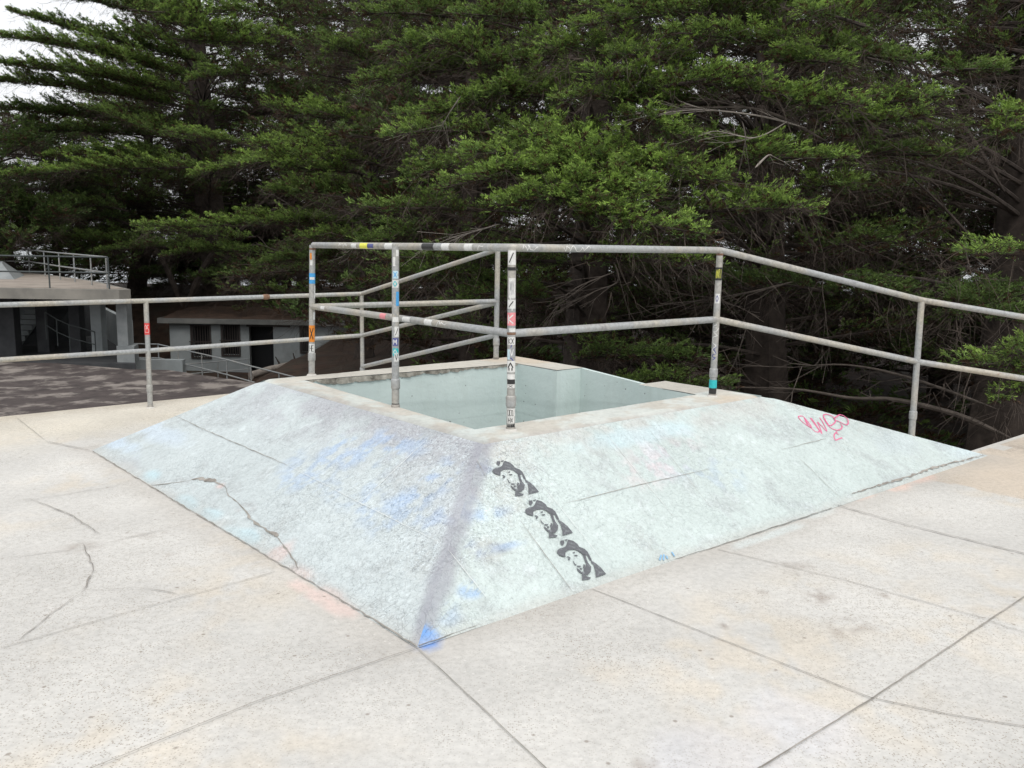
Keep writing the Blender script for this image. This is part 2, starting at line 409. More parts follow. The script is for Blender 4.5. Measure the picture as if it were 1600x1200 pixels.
    zl([(1130, 1240), (1189, 1201)], .011, J, .15, taper=False)
    zl([(925, 922), (1365, 1094)], .007, J, .2, taper=False)
    zl([(1368, 1094), (1480, 1118), (1600, 1137), (1700, 1160)], .008, J, .2, taper=False)
    zl([(1122, 860), (1320, 908), (1540, 968)], .006, J, .2, taper=False)
    zl([(1545, 972), (1600, 990), (1700, 1012)], .006, J, .2, taper=False)
    zl([(1304, 789), (1420, 822), (1600, 866), (1700, 892)], .014, 1, .5, taper=False)
    zl([(430, 895), (200, 958), (0, 1015)], .005, J, .3, taper=False)
    zl([(300, 818), (140, 856), (0, 874)], .006, J, .5)
    zl([(215, 755), (60, 780), (0, 786)], .005, J, .5)
    zl([(24, 652), (70, 688)], .006, J, .3); zl([(70, 690), (140, 704)], .012, 1, .6)
    zl([(45, 780), (110, 805), (155, 835)], .009, 0, .8); zl([(130, 852), (147, 888), (133, 922)], .011, 1, .9)
    zl([(133, 924), (180, 922), (230, 921), (280, 930)], .005, 0, .8); zl([(133, 924), (80, 960), (30, 1002)], .006, 0, .8)
    # dirt line at the foot of the banks
    zl([(145, 706), (300, 800), (420, 872), (555, 952), (651, 1012)], .011, 0, .7, taper=False)
    zl([(655, 1011), (900, 924), (1120, 855), (1300, 795)], .010, 1, .5, taper=False)
    o = mb.build('deck_joints', [M['joint'], M['crack']]); finish(o, kind='structure')
build_deck()

# ------------------------------------------------------------------ banked ledge round the stairwell
led = empty('banked_ledge', W(2, 2))
finish(led, 'pale blue painted concrete bank sloping up to a square stairwell ledge', 'skate ledge')
HIPN = None
def paint_bank(Pw, side):
    """colours on the bank; Pw (n,3) world points"""
    d = Pw - np.array(P0); a = -(d[:, 0] * U.x + d[:, 1] * U.y); b = d[:, 0] * V_.x + d[:, 1] * V_.y; z = Pw[:, 2]
    x, y = (a, b * 1.15) if side == 'L' else (b, a * 1.2)
    n1 = fbm(x, y, 1.2, 3); n2 = fbm(x, y, 4.5, 7); n3 = fbm(x, y, 14, 13); n4 = fbm(x, y, 40, 17, 2)
    c = np.ones((len(a), 3)) * (np.array([.465, .515, .52]) if side == 'L' else np.array([.475, .54, .525]))
    c *= (.93 + .14 * n1)[:, None]
    def lay(colr, k):
        nonlocal c
        k = np.clip(k, 0, 1)[:, None]; c = c * (1 - k) + np.array(colr) * k
    # worn film showing the grey render beneath
    lay((.35, .375, .375), .5 * sst(.45, .65, n2) * sst(.4, .62, n3)); lay((.36, .37, .35), .5 * sst(.5, .75, n1) * sst(.42, .6, n4)); lay((.60, .66, .67), .4 * sst(.55, .7, n3) * sst(.5, .7, n4))
    conv = (lambda px, py: onL(px, py)) if side == 'L' else (lambda px, py: onR(px, py))
    def blob(px, py, r, ry, colr, k, thr=None):
        p = conv(px, py); pa, pb = AB(p); X0, Y0 = (pa, pb * 1.15) if side == 'L' else (pb, pa * 1.2)
        dd = np.hypot((x - X0) / r, (y - Y0) / ry) + 1.0 * (n2 - .5)
        kk = k * (1 - sst(.35, 1.1, dd))
        if thr: kk = kk * sst(thr, thr + .2, n3)
        lay(colr, kk)
    top = sst(HP - .16, HP - .02, z + .12 * (n2 - .5))
    if side == 'L':
        # dark scuffed band under the lip, graphite from many boards
        lay((.30, .30, .32), .62 * top * sst(3.4, 2.2, a))
        lay((.37, .37, .40), .45 * sst(.28, .5, z + .15 * (n1 - .5)) * (1 - sst(1.1, 2.6, np.abs(a - 2.3) * 1.3)) * sst(.35, .55, n2))
        for px, py, r, ry, k in ((540, 710, .35, .2, .6), (600, 690, .25, .15, .6), (480, 740, .35, .2, .5), (640, 700, .2, .15, .5),
                                 (620, 800, .3, .2, .5), (690, 740, .2, .25, .5), (560, 760, .4, .2, .35), (660, 770, .2, .2, .5), (690, 810, .12, .15, .6)):
            blob(px, py, r, ry, (.30, .42, .62), k * .9, .42)
        for px, py, r, ry in ((235, 745, .16, .08), (290, 785, .2, .06), (330, 805, .15, .06), (360, 835, .2, .08), (390, 840, .15, .06)):
            blob(px, py, r, ry, (.42, .64, .72), .5)
        for px, py, r, ry in ((430, 870, .09, .12), (470, 900, .16, .07), (510, 930, .18, .06), (545, 952, .1, .04), (345, 760, .06, .04)):
            blob(px, py, r, ry, (.60, .48, .45), .8)
        blob(200, 722, .35, .06, (.36, .38, .40), .5); blob(230, 665, .9, .12, (.50, .60, .72), .45)
        blob(180, 690, .5, .1, (.50, .62, .76), .5)
        blob(385, 795, .1, .06, (.34, .34, .34), .7, .4); blob(290, 755, .2, .03, (.4, .41, .41), .5, .4)
    else:
        lay((.48, .45, .42), .45 * top * sst(.3, .55, n2))
        for px, py, r, ry, k in ((745, 725, .12, .12, .6), (730, 790, .12, .15, .6), (775, 800, .14, .05, .7), (735, 860, .08, .1, .6), (770, 858, .2, .035, .9),
                                 (700, 960, .1, .1, .35), (738, 922, .08, .05, .8), (725, 690, .08, .05, .4), (1050, 720, .4, .2, .2), (1120, 740, .3, .2, .2), (935, 770, .03, .02, .8)):
            blob(px, py, r, ry, (.26, .40, .62), k * .85, .42)
        blob(1040, 710, .5, .2, (.70, .56, .56), .3, .45); blob(1010, 740, .3, .15, (.70, .56, .56), .3, .45)
        blob(1000, 680, .6, .1, (.50, .70, .80), .3); blob(1400, 690, .33, .2, (.47, .53, .54), .75)
        blob(760, 860, .18, .1, (.34, .32, .30), .45, .35); blob(710, 850, .1, .2, (.25, .26, .28), .5, .4)
        blob(780, 780, .35, .3, (.42, .42, .38), .35, .5)
        lay((.55, .66, .72), .5 * sst(5.0, 5.6, b))
    # graphite band down the near hip
    hipd = np.abs(a * T0[1] / T0[0] - b) / 1.3
    up = z / HP
    wd = .075 + .03 * up
    lay((.255, .255, .295), .8 * (1 - sst(.3, 1.15, hipd / wd + .8 * (n2 - .5))) * (.75 + .25 * n3))
    if side == 'L': lay((.36, .37, .40), .35 * (1 - sst(0, .5, hipd + .3 * (n2 - .5))) * sst(.2, .6, up + .3 * (n1 - .5)))
    bl = np.hypot(a - .05, b - .06) / .075
    if side == 'R': 
        p = onR(668, 1002); pa, pb = AB(p); bl = np.hypot(a - pa, (b - pb)) / .075
        lay((.10, .29, .66), .95 * (1 - sst(.5, 1.1, bl + .5 * (n3 - .5))))
    # scuffed dirty joint at the very foot
    lay((.42, .41, .38), .5 * (1 - sst(0, .05, z + .03 * (n2 - .5))))
    c *= (.93 + .14 * n4)[:, None]
    # how strongly the trowelled, worm-like skin has worn through here
    wm = .22 + .25 * sst(.4, .7, n2)
    wm = wm + .8 * np.exp(-(hipd / .45) ** 2) * sst(.15, .5, up)
    if side == 'L':
        p = onL(610, 770); pa, pb = AB(p); wm = wm + .7 * np.exp(-((a - pa) / .9) ** 2 - ((b - pb) / .45) ** 2)
    wm = np.clip(wm * (.6 + .8 * n1), 0, 1) * (1 - .75 * (1 - sst(.3, 1.1, hipd / wd)))
    return np.concatenate([c, wm[:, None]], 1)
def bank(name, side):
    """a trapezoid between foot and lip, subdivided"""
    foot = (W(0, 0), W(*(PL if side == 'L' else PR))); lip = (W(*T0, HP), W(*(TL if side == 'L' else TR), HP))
    L = (foot[1] - foot[0]).length; ns, ntt = int(L / .02), 64
    s = np.linspace(0, 1, ns + 1); t = np.linspace(0, 1, ntt + 1); S_, T_ = np.meshgrid(s, t, indexing='ij')
    f0, f1, l0, l1 = (np.array(q) for q in (*foot, *lip))
    A1 = f0 + (f1 - f0) * S_[..., None]; B1 = l0 + (l1 - l0) * S_[..., None]; Pw = A1 + (B1 - A1) * T_[..., None]
    Pw = Pw.reshape(-1, 3); cc = paint_bank(Pw, side)
    d = Pw - np.array(P0); a = -(d[:, 0] * U.x + d[:, 1] * U.y); b = d[:, 0] * V_.x + d[:, 1] * V_.y
    Tt = T_.reshape(-1)
    amp = sst(0, .1, Tt) * sst(1, .9, Tt) * sst(0, .02, S_.reshape(-1)) * sst(1, .98, S_.reshape(-1))
    dz = (fbm(a, b, 1.5, 31 if side == 'L' else 41) - .5) * .022 * amp
    Pw[:, 2] += dz
    # round the lip softly
    Pw[:, 2] -= .012 * sst(.94, 1.0, Tt)
    idx = np.arange((ns + 1) * (ntt + 1)).reshape(ns + 1, ntt + 1)
    f = np.stack([idx[:-1, :-1], idx[1:, :-1], idx[1:, 1:], idx[:-1, 1:]], -1).reshape(-1, 4)
    if side == 'L': f = f[:, ::-1]
    o = mkobj(name, Pw, np.ascontiguousarray(f), M['stucco'], led, colors=cc, smooth=True)
    return o
bk1 = bank('sloped_face', 'L'); bk1['label'] = 'left sloping face stained blue and grey with a long crack'
bk2 = bank('sloped_face', 'R'); bk2['label'] = 'right sloping face with three dark stencils'
# top of the ledge: four strips round the opening, with the recess by the stairs
I0 = AB(atz(742, 671, HP)); I1 = AB(atz(476, 594, HP)); I2 = AB(atz(797, 569, HP)); BI = 3.33; BO = 3.66
I1 = (I1[0], I1[1]); I2 = (I2[0], BI); I3 = (1.17, BI - .01); K0, K1 = 2.69, 1.75
def patch(quads, z, step=.025):
    vs, fs, n = [], [], 0
    for q in quads:
        q = [np.array(p) for p in q]
        nu = max(2, int(np.linalg.norm(q[1] - q[0]) / step)); nv = max(2, int(np.linalg.norm(q[3] - q[0]) / step))
        s_, t_ = np.meshgrid(np.linspace(0, 1, nu + 1), np.linspace(0, 1, nv + 1), indexing='ij')
        s_ = s_[..., None]; t_ = t_[..., None]
        p = (q[0] * (1 - s_) + q[1] * s_) * (1 - t_) + (q[3] * (1 - s_) + q[2] * s_) * t_
        vs.append(p.reshape(-1, p.shape[-1])); idx = n + np.arange((nu + 1) * (nv + 1)).reshape(nu + 1, nv + 1); n += idx.size
        fs.append(np.stack([idx[:-1, :-1], idx[1:, :-1], idx[1:, 1:], idx[:-1, 1:]], -1).reshape(-1, 4))
    return np.concatenate(vs), np.concatenate(fs)
O0, O1, O2, O3 = T0, TL, (3.62, BO), (.864, 3.705)
tv, tf = patch([(O0, O1, I1, I0), (O1, O2, (3.62 - .4, BI) if False else (I2[0], BO), (I2[0], BI)) if False else (O1, (3.62, BI), I2, I1),
                ((3.62, BI), O2, (I2[0], BO), I2), (I2, (I2[0], BO), (K0, BO), (K0, BI)),
                ((K1, BI), (K1, BO), (I3[0], BO), I3), (I3, (I3[0], BO), (O3[0], BO), (O3[0], I3[1])),
                (I0, I3, (O3[0], I3[1]), O0)], HP)
ta, tb = tv[:, 0], tv[:, 1]
n1 = fbm(ta, tb, 1.5, 51); n2 = fbm(ta, tb, 6, 52); n3 = fbm(ta, tb, 20, 53)
tc = np.ones((len(ta), 3)) * np.array([.47, .45, .40]); tc *= (.88 + .24 * n1)[:, None]
def tl_(colr, k):
    global tc
    k = np.clip(k, 0, 1)[:, None]; tc = tc * (1 - k) + np.array(colr) * k
tl_((.52, .58, .56), .55 * sst(.5, .65, n2) * (tb < 1.3)); tl_((.55, .60, .58), .6 * sst(.45, .62, n2) * (ta < 1.2))
tl_((.28, .27, .26), .75 * (1 - sst(0, .10, np.abs(tb - 1.048) + .06 * (n2 - .5))) * (ta < 3.4) * (.5 + .5 * n3))
tl_((.33, .31, .30), .5 * (1 - sst(0, .06, np.abs(ta - .864) + .04 * (n2 - .5))))
tl_((.50, .40, .29), .5 * sst(.45, .7, n1) * (tb > 3.2))
P_ = np.stack([P0.x - U.x * ta + V_.x * tb, P0.y - U.y * ta + V_.y * tb, HP - .0125 * np.maximum(1 - sst(0, .04, tb - 1.048), (1 - sst(0, .04, ta - .864)) * (tb < 3.69)) + (fbm(ta, tb, 3, 55) - .5) * .008], -1)
# make all faces look up
e1 = P_[tf[:, 1]] - P_[tf[:, 0]]; e2 = P_[tf[:, 3]] - P_[tf[:, 0]]; dn = np.cross(e1, e2)[:, 2] < 0
tf[dn] = tf[dn][:, ::-1]
mkobj('coping', P_, tf, M['ledge'], led, colors=tc, smooth=True)
M['pit'] = mat_noise('pit_paint', (.50, .60, .60), (.56, .66, .65), 1.3, .6, .6, (.46, .56, .56), bs=9)
m, nt_, b_ = newmat('pit_paint', .6); g = NG(nt_); cc_ = g.ramp(g.noise(1.3, 5, .6), [(.33, (.49, .575, .56)), (.66, (.55, .635, .615))])
mp = g.n('ShaderNodeMapping'); mp.inputs['Scale'].default_value = (5, 5, .9); g.l(g.coord(), mp.inputs[0])
cc_ = g.mix(cc_, g.mix(cc_, (.74, .73, .70), 1.0, 'MULTIPLY'), g.math('MULTIPLY', g.ramp(g.noise(1, 6, .65, mp.outputs[0]), [(.5, 0.0), (.72, 1.0)]), .35))
mp = g.n('ShaderNodeMapping'); mp.inputs['Scale'].default_value = (.12, .12, 3.2); g.l(g.coord(), mp.inputs[0])
seam = g.math('ABSOLUTE', g.math('SUBTRACT', g.noise(1, 1, .4, mp.outputs[0]), .5))
cc_ = g.mix(cc_, g.mix(cc_, (.72, .74, .74), 1.0, 'MULTIPLY'), g.math('MULTIPLY', g.ramp(seam, [(0.0, 1.0), (.012, 0.0)]), .35))
cc_ = g.mix(cc_, (.1, .1, .1), g.math('MULTIPLY', g.ramp(g.noise(22, 2, .5), [(.73, 0.0), (.75, 1.0)]), .8))
g.l(cc_, b_.inputs['Base Color']); g.l(g.bump(g.noise(9, 4, .6), .6, .01, g.bump(g.noise(40, 4, .6), .3, .004)), b_.inputs['Normal']); M['pit'] = m
M['spall'] = mat_noise('spalled_concrete', (.10, .09, .075), (.42, .40, .35), 14, .95, .9, bs=25)
mb = MB()
def wall(a0, b0, a1, b1, z0, z1, m=0, z1b=None):
    z1b = z1 if z1b is None else z1b
    mb.add([W(a0, b0, z0), W(a1, b1, z0), W(a1, b1, z1b), W(a0, b0, z1)], [(0, 1, 2, 3)], m)
zt = HP - .004
chain = [I0, I1, I2, (K0, BI), (K0, BO - .04), (K1, BO - .04), (K1, BI), I3, I0]
for i in range(8):
    (a0, b0), (a1, b1) = chain[i], chain[i + 1]
    if i == 4: wall(a0, b0, a1, b1, -3.2, zt, 0, zt - .06)
    elif i == 5: wall(a0, b0, a1, b1, -3.2, zt - .06, 0)
    else: wall(a0, b0, a1, b1, -3.2, zt)
mb.add([W(K0, BO - .04, zt), W(K1, BO - .04, zt - .06), W(K1, BO, zt - .06), W(K0, BO, zt)], [(0, 1, 2, 3)])
mb.add([W(1, 1.1, -3.1), W(3.6, 1.1, -3.1), W(3.6, 3.7, -3.1), W(1, 3.7, -3.1)], [(0, 1, 2, 3)])
mb.build('stairwell_wall', M['pit'], led)
# spalled edge of the far wall: ragged lumps of broken render
mb = MB(); r = random.Random(3)
n = 90; vs = []; prev = .04
for i in range(n + 1):
    t = i / n; a = I1[0] + (I2[0] - I1[0]) * t; b = I1[1] + (I2[1] - I1[1]) * t
    prev += r.uniform(-.014, .014); prev = min(max(prev, .012), .058 - .035 * t)
    q = -.006 - r.uniform(0, .012)
    vs += [W(a + q, b, HP - .002), W(a + q, b, HP - prev)]
mb.add(vs, [(2 * i, 2 * i + 1, 2 * i + 3, 2 * i + 2) for i in range(n)])
mb.build('spalled_edge', M['spall'], led)
# far bank facing the left railing, and the retaining walls hidden behind
mb = MB()
mb.add([W(*PL), W(4.5255, 3.62), W(3.62, 3.66, HP - .003), W(3.62, 1.05, HP - .003)], [(0, 1, 2, 3)])
mb.add([W(4.5255, 3.62), W(4.5255, 3.66, -4), W(3.62, 3.66, -4), W(3.62, 3.66, HP - .003)], [(0, 1, 2, 3)])
mb.add([W(3.62, 3.661, HP - .003), W(3.62, 3.661, -4), W(K0, 3.661, -4), W(K0, 3.661, HP - .003)], [(0, 1, 2, 3)])
mb.add([W(K0, 3.661, HP - .003), W(K0, 3.661, -4), W(K1, 3.661, -4), W(K1, 3.661, HP - .07)], [(0, 1, 2, 3)])
mb.add([W(K1, 3.661, HP - .003), W(K1, 3.661, -4), W(.864, 3.70, -4), W(.864, 3.70, HP - .003)], [(0, 1, 2, 3)])
mb.add([W(.864, 3.705, HP - .015), W(.864, 3.705, -4), W(*PR, -4), W(*PR, -.01)], [(0, 1, 2, 3)])
mb.build('rear_wall', M['pit'], led)
# joints and cracks on the banks
mb = MB()
def kl(f, n, pts, w, m, jag, **k): strip(mb, [f(x, y, .006) for x, y in pts], n, w, m, jag, **k)
kl(onL, nLeft, [(272, 649), (320, 672), (448, 727)], .007, 0, .5); kl(onL, nLeft, [(448, 727), (560, 785), (690, 850)], .004, 2, .2)
kl(onL, nLeft, [(232, 760), (262, 757), (300, 751)], .009, 0, .5)
kl(onL, nLeft, [(300, 750), (310, 748), (338, 753)], .05, 1, .6, sub=.02); kl(onL, nLeft, [(336, 753), (352, 760)], .02, 1, .6)
kl(onL, nLeft, [(352, 760), (358, 775), (372, 786), (382, 799)], .009, 0, .9); kl(onL, nLeft, [(378, 792), (390, 808), (400, 818), (418, 830), (434, 840)], .018, 0, .9, sub=.03)
kl(onL, nLeft, [(424, 832), (436, 838)], .035, 1, .6, sub=.02)
kl(onL, nLeft, [(434, 840), (445, 855), (460, 875), (468, 890)], .010, 0, .9, sub=.03)
kl(onL, nLeft, [(475, 585 + 60), (440, 690)], .004, 2, .2); kl(onL, nLeft, [(535, 653), (455, 722)], .004, 2, .2); kl(onL, nLeft, [(667, 688), (560, 790)], .006, 2, .2)
kl(onL, nLeft, [(240, 672), (212, 690)], .005, 0, .5); kl(onL, nLeft, [(255, 690), (198, 712)], .004, 0, .5); kl(onL, nLeft, [(275, 670), (262, 682)], .005, 0, .5)
kl(onR, nRight, [(812, 814), (850, 866), (892, 922)], .006, 0, .3); kl(onR, nRight, [(743, 717), (757, 742)], .006, 0, .3); kl(onR, nRight, [(804, 704), (880, 800), (958, 897)], .004, 2, .2); kl(onR, nRight, [(940, 670), (1025, 775), (1055, 812)], .005, 2, .2)
kl(onR, nRight, [(880, 788), (1000, 758), (1110, 733)], .005, 0, .3); kl(onR, nRight, [(1222, 703), (1290, 686)], .006, 0, .5)
kl(onR, nRight, [(1245, 713), (1312, 778)], .006, 0, .3); kl(onR, nRight, [(1165, 700), (1230, 760)], .003, 0, .3)
kl(onR, nRight, [(700, 860), (760, 935)], .005, 2, .2); kl(onR, nRight, [(1000, 655), (1115, 800)], .003, 0, .3)
kl(onR, nRight, [(1330, 772), (1420, 745), (1455, 732), (1495, 722), (1536, 712)], .02, 1, 1.0, sub=.03)
kl(onR, nRight, [(1535, 712), (1530, 703)], .012, 1, .6)
M['chip'] = mat_noise('pale_scratch', (.55, .57, .56), (.68, .70, .69), 12)
mb.build('crack', [M['joint'], M['crack'], M['chip']], led)
# pink marker tag on the right bank, traced as strokes lying on the slope
M['pink'] = mat_flat('pink_marker', (.62, .15, .27)); mb = MB()
def cr5(p): return onR(1200 + p[0] / 4, 600 + p[1] / 4, .005)
def smoothline(pts, n=5):
    P = [Vector((*p, 0)) for p in pts]; out = []
    for i in range(len(P) - 1):
        p0, p1, p2, p3 = P[max(i - 1, 0)], P[i], P[i + 1], P[min(i + 2, len(P) - 1)]
        for k in range(n):
            t = k / n; out.append(.5 * ((2 * p1) + (p2 - p0) * t + (2 * p0 - 5 * p1 + 4 * p2 - p3) * t * t + (3 * p1 - p0 - 3 * p2 + p3) * t ** 3))
    return [(q.x, q.y) for q in out + [P[-1]]]
for st in ([(270, 280), (225, 250), (195, 220), (190, 206), (215, 205), (240, 230), (262, 258), (268, 275), (250, 268), (235, 240), (225, 215)],
           [(228, 215), (250, 255), (290, 298), (318, 300), (305, 275), (275, 235), (262, 215)],
           [(268, 215), (300, 260), (335, 315), (320, 270), (308, 240), (330, 262), (365, 298), (345, 250), (322, 213)],
           [(345, 205), (375, 255), (395, 260), (420, 235), (400, 205), (365, 192), (345, 200), (360, 240), (395, 280), (440, 290), (462, 270), (450, 250)],
           [(415, 215), (450, 195), (490, 215), (500, 245), (485, 257), (440, 235), (415, 225), (418, 212)],
           [(430, 300), (410, 325), (418, 355)], [(418, 355), (462, 338)], [(425, 310), (440, 318)]):
    strip(mb, [cr5(p) for p in smoothline(st)], nRight, .016, 0, .1, taper=False, sub=.012)
mb.build('marker_tag', M['pink'], led)
M['bluemark'] = mat_flat('blue_marker', (.22, .40, .58)); mb = MB()
for st in ([(1033, 868), (1030, 876)], [(1037, 867), (1036, 876)], [(1041, 869), (1042, 874)], [(1049, 863), (1053, 870)]):
    mb = MB(); strip(mb, [onR(x, y, .005) for x, y in st], nRight, .016, 0, .1, taper=False)
    mb.build('marker_stroke', M['bluemark'], led)
# three stencilled heads in worn black spray
m, nt_, b_ = newmat('faded_black_spray', .7); g = NG(nt_)
g.l(g.mix((.105, .11, .12), (.23, .25, .26), g.ramp(g.noise(55, 4, .7), [(.52, 0.0), (.75, 1.0)])), b_.inputs['Base Color']); M['spray'] = m
ST = {'patch': [(347, 207), (350, 192), (372, 190), (377, 205), (365, 224), (352, 214)], 'top': [(380, 188), (402, 184), (398, 192), (381, 195)],
      'hat': [(386, 226), (406, 188), (440, 198), (468, 218), (480, 236), (515, 250), (535, 268), (552, 300), (560, 318), (545, 322), (531, 288), (520, 292), (500, 285), (472, 262), (440, 250), (400, 252), (378, 265), (376, 294), (335, 282), (319, 263), (324, 248), (345, 238), (372, 234)],
      'beard': [(512, 280), (521, 300), (532, 335), (553, 362), (547, 392), (524, 412), (500, 408), (470, 396), (455, 380), (448, 362), (462, 372), (480, 388), (500, 390), (497, 378), (512, 362), (518, 340), (508, 315), (500, 285)],
      'eye': [(384, 293), (396, 289), (412, 300), (410, 306), (396, 298)], 'pupil': [(392, 305), (403, 303), (408, 312), (398, 314)], 'brow': [(428, 268), (444, 264), (448, 272), (436, 274)], 'lid': [(436, 284), (460, 284), (464, 292), (444, 292)],
      'nose': [(424, 318), (430, 322), (440, 338), (452, 346), (444, 350), (434, 340)], 'lip': [(455, 350), (480, 352), (478, 360), (452, 358)],
      'chin': [(470, 366), (486, 366), (488, 376), (474, 376)], 'cheek': [(500, 342), (512, 350), (505, 372), (494, 368)],
      'collar': [(485, 402), (520, 420), (545, 428), (535, 438), (482, 442)],
      'coat': [(566, 328), (590, 345), (620, 370), (655, 412), (580, 430), (580, 395)],
      'neck': [(546, 300), (565, 330), (572, 350), (558, 342)]}
def stencil_mesh(parent):
    mb = MB()
    for poly in ST.values():
        pts = [onR(700 + x / 4.617, 680 + y / 4.617, .004) for x, y in poly]
        tri = geometry.tessellate_polygon([[Vector((x, y, 0)) for x, y in poly]])
        mb.add(pts, [t[::-1] for t in tri])
    return mb.build('stencil_portrait', M['spray'], parent)
s1 = stencil_mesh(led); s1['label'] = 'topmost of three black stencils of a bearded man in a hat'
ref = onR(700 + 480 / 4.617, 680 + 310 / 4.617)
for dx, dy, lb in ((238, 290, 'middle one of three black stencils of a bearded man in a hat'), (472, 585, 'lowest of three black stencils of a bearded man in a hat')):
    c = s1.copy(); col.objects.link(c); c.parent = led; c['label'] = lb
    c.location = s1.location + (onR(700 + (480 + dx) / 4.617, 680 + (310 + dy) / 4.617) - ref)

# ------------------------------------------------------------------ railings
PR_ = .024
FONT = {'A': [[(0, 0), (.5, 1), (1, 0)], [(.2, .4), (.8, .4)]], 'N': [[(0, 0), (0, 1), (1, 0), (1, 1)]], 'T': [[(.5, 0), (.5, 1)], [(0, 1), (1, 1)]],
        'I': [[(.5, 0), (.5, 1)]], 'H': [[(0, 0), (0, 1)], [(1, 0), (1, 1)], [(0, .5), (1, .5)]], 'E': [[(1, 0), (0, 0), (0, 1), (1, 1)], [(0, .5), (.8, .5)]],
        '0': [[(0, 0), (1, 0), (1, 1), (0, 1), (0, 0)]], '1': [[(.2, .8), (.5, 1), (.5, 0)], [(.1, 0), (.9, 0)]],
        'e': [[(0, .5), (1, .5), (.9, .9), (.5, 1), (.1, .85), (0, .5), (.1, .1), (.5, 0), (1, .1)]], 's': [[(1, .9), (.5, 1), (.05, .8), (.3, .55), (.7, .45), (.95, .2), (.5, 0), (0, .1)]],
        'M': [[(0, 0), (.1, 1), (.5, .3), (.9, 1), (1, 0)]], 'K': [[(0, 0), (0, 1)], [(1, 1), (0, .5), (1, 0)]],
        'V': [[(0, 1), (.5, 0), (1, 1)]], 'U': [[(0, 1), (.1, .1), (.5, 0), (.9, .1), (1, 1)]], 'C': [[(1, .9), (.3, 1), (0, .5), (.3, 0), (1, .1)]],
        'X': [[(0, 0), (1, 1)], [(0, 1), (1, 0)]], '/': [[(0, 0), (1, 1)]], 'o': [[(0, .5), (.5, 1), (1, .5), (.5, 0), (0, .5)]],
        '^': [[(0, .35), (.5, 1), (1, .35)], [(.2, .35), (.2, 0)], [(.8, .35), (.8, 0)]]}
COLS = {'white': (.62, .62, .60), 'black': (.03, .03, .03), 'red': (.62, .05, .05), 'blue': (.06, .30, .60), 'yellow': (.70, .62, .05), 'teal': (.03, .42, .45),
        'orange': (.65, .22, .03), 'pink': (.68, .25, .27), 'lime': (.70, .70, .10), 'navy': (.08, .09, .25), 'grey': (.30, .31, .32), 'paleblue': (.45, .6, .65)}
for k, v in COLS.items(): M['st_' + k] = mat_flat('sticker_' + k, v, .45)
TOCAM = lambda p: (Vector((0, 0, EYE)) - p).normalized()
def sticker(parent, p0, p1, t, h, bgc, fgc='black', text='', wrap=2.4, rad=None, torn=False, lab=None, rot=0.0):
    """curved patch round a pipe from p0 to p1, at fraction t (from p0), length h along the pipe; letters as raised strokes"""
    rad = rad or PR_
    ax = (p1 - p0).normalized(); c = p0.lerp(p1, t); f = TOCAM(c); f = (f - ax * f.dot(ax)).normalized(); s_ = f.cross(ax)
    if ax.z < .5: pass
    r = rad + .0015; mb = MB()
    def pt(u, v, rr=r): ang = (u - .5) * wrap + rot; return c + ax * ((v - .5) * h) + (f * math.cos(ang) - s_ * math.sin(ang)) * rr
    nu, nv = 12, max(2, int(h / .01)); rd = random.Random(hash((round(c.x, 3), round(c.z, 3))) & 0xffff)
    ed = [(rd.uniform(0, .12) if torn else 0, rd.uniform(0, .12) if torn else 0) for _ in range(nv + 1)]
    vs = []
    for j in range(nv + 1):
        for i in range(nu + 1):
            u = ed[j][0] + (1 - ed[j][0] - ed[j][1]) * i / nu; vs.append(pt(u, j / nv))
    mb.add(vs, [(j * (nu + 1) + i, j * (nu + 1) + i + 1, (j + 1) * (nu + 1) + i + 1, (j + 1) * (nu + 1) + i) for j in range(nv) for i in range(nu)], 0)
    if text:
        n = len(text); u0, u1 = .2, .8
        for k, ch in enumerate(text):
            a0 = u0 + (u1 - u0) * k / n; wch = (u1 - u0) / n * .78
            for line in FONT.get(ch, FONT['X']):
                pts = []
                for q in range(len(line) - 1):
                    for e in range(4):
                        x = line[q][0] + (line[q + 1][0] - line[q][0]) * e / 4; y = line[q][1] + (line[q + 1][1] - line[q][1]) * e / 4
                        pts.append((a0 + wch * x, .16 + .68 * y))
                pts.append((a0 + wch * line[-1][0], .16 + .68 * line[-1][1]))
                P = [pt(u, v, r + .001) for u, v in pts]; hw = h * .055
                v2 = []
                for i, p in enumerate(P):
                    tt = (P[min(i + 1, len(P) - 1)] - P[max(i - 1, 0)]); nn = (p - c); nn = (nn - ax * nn.dot(ax)).normalized()
                    sd_ = tt.cross(nn).normalized() * max(.0012, min(hw, wch * wrap * rad * .13)); v2 += [p - sd_, p + sd_]
                mb.add(v2, [(2 * i, 2 * i + 1, 2 * i + 3, 2 * i + 2) for i in range(len(P) - 1)], 1)
    o = mb.build('sticker', [M['st_' + bgc], M['st_' + fgc]], parent)
    if lab: o['label'] = lab
    return o
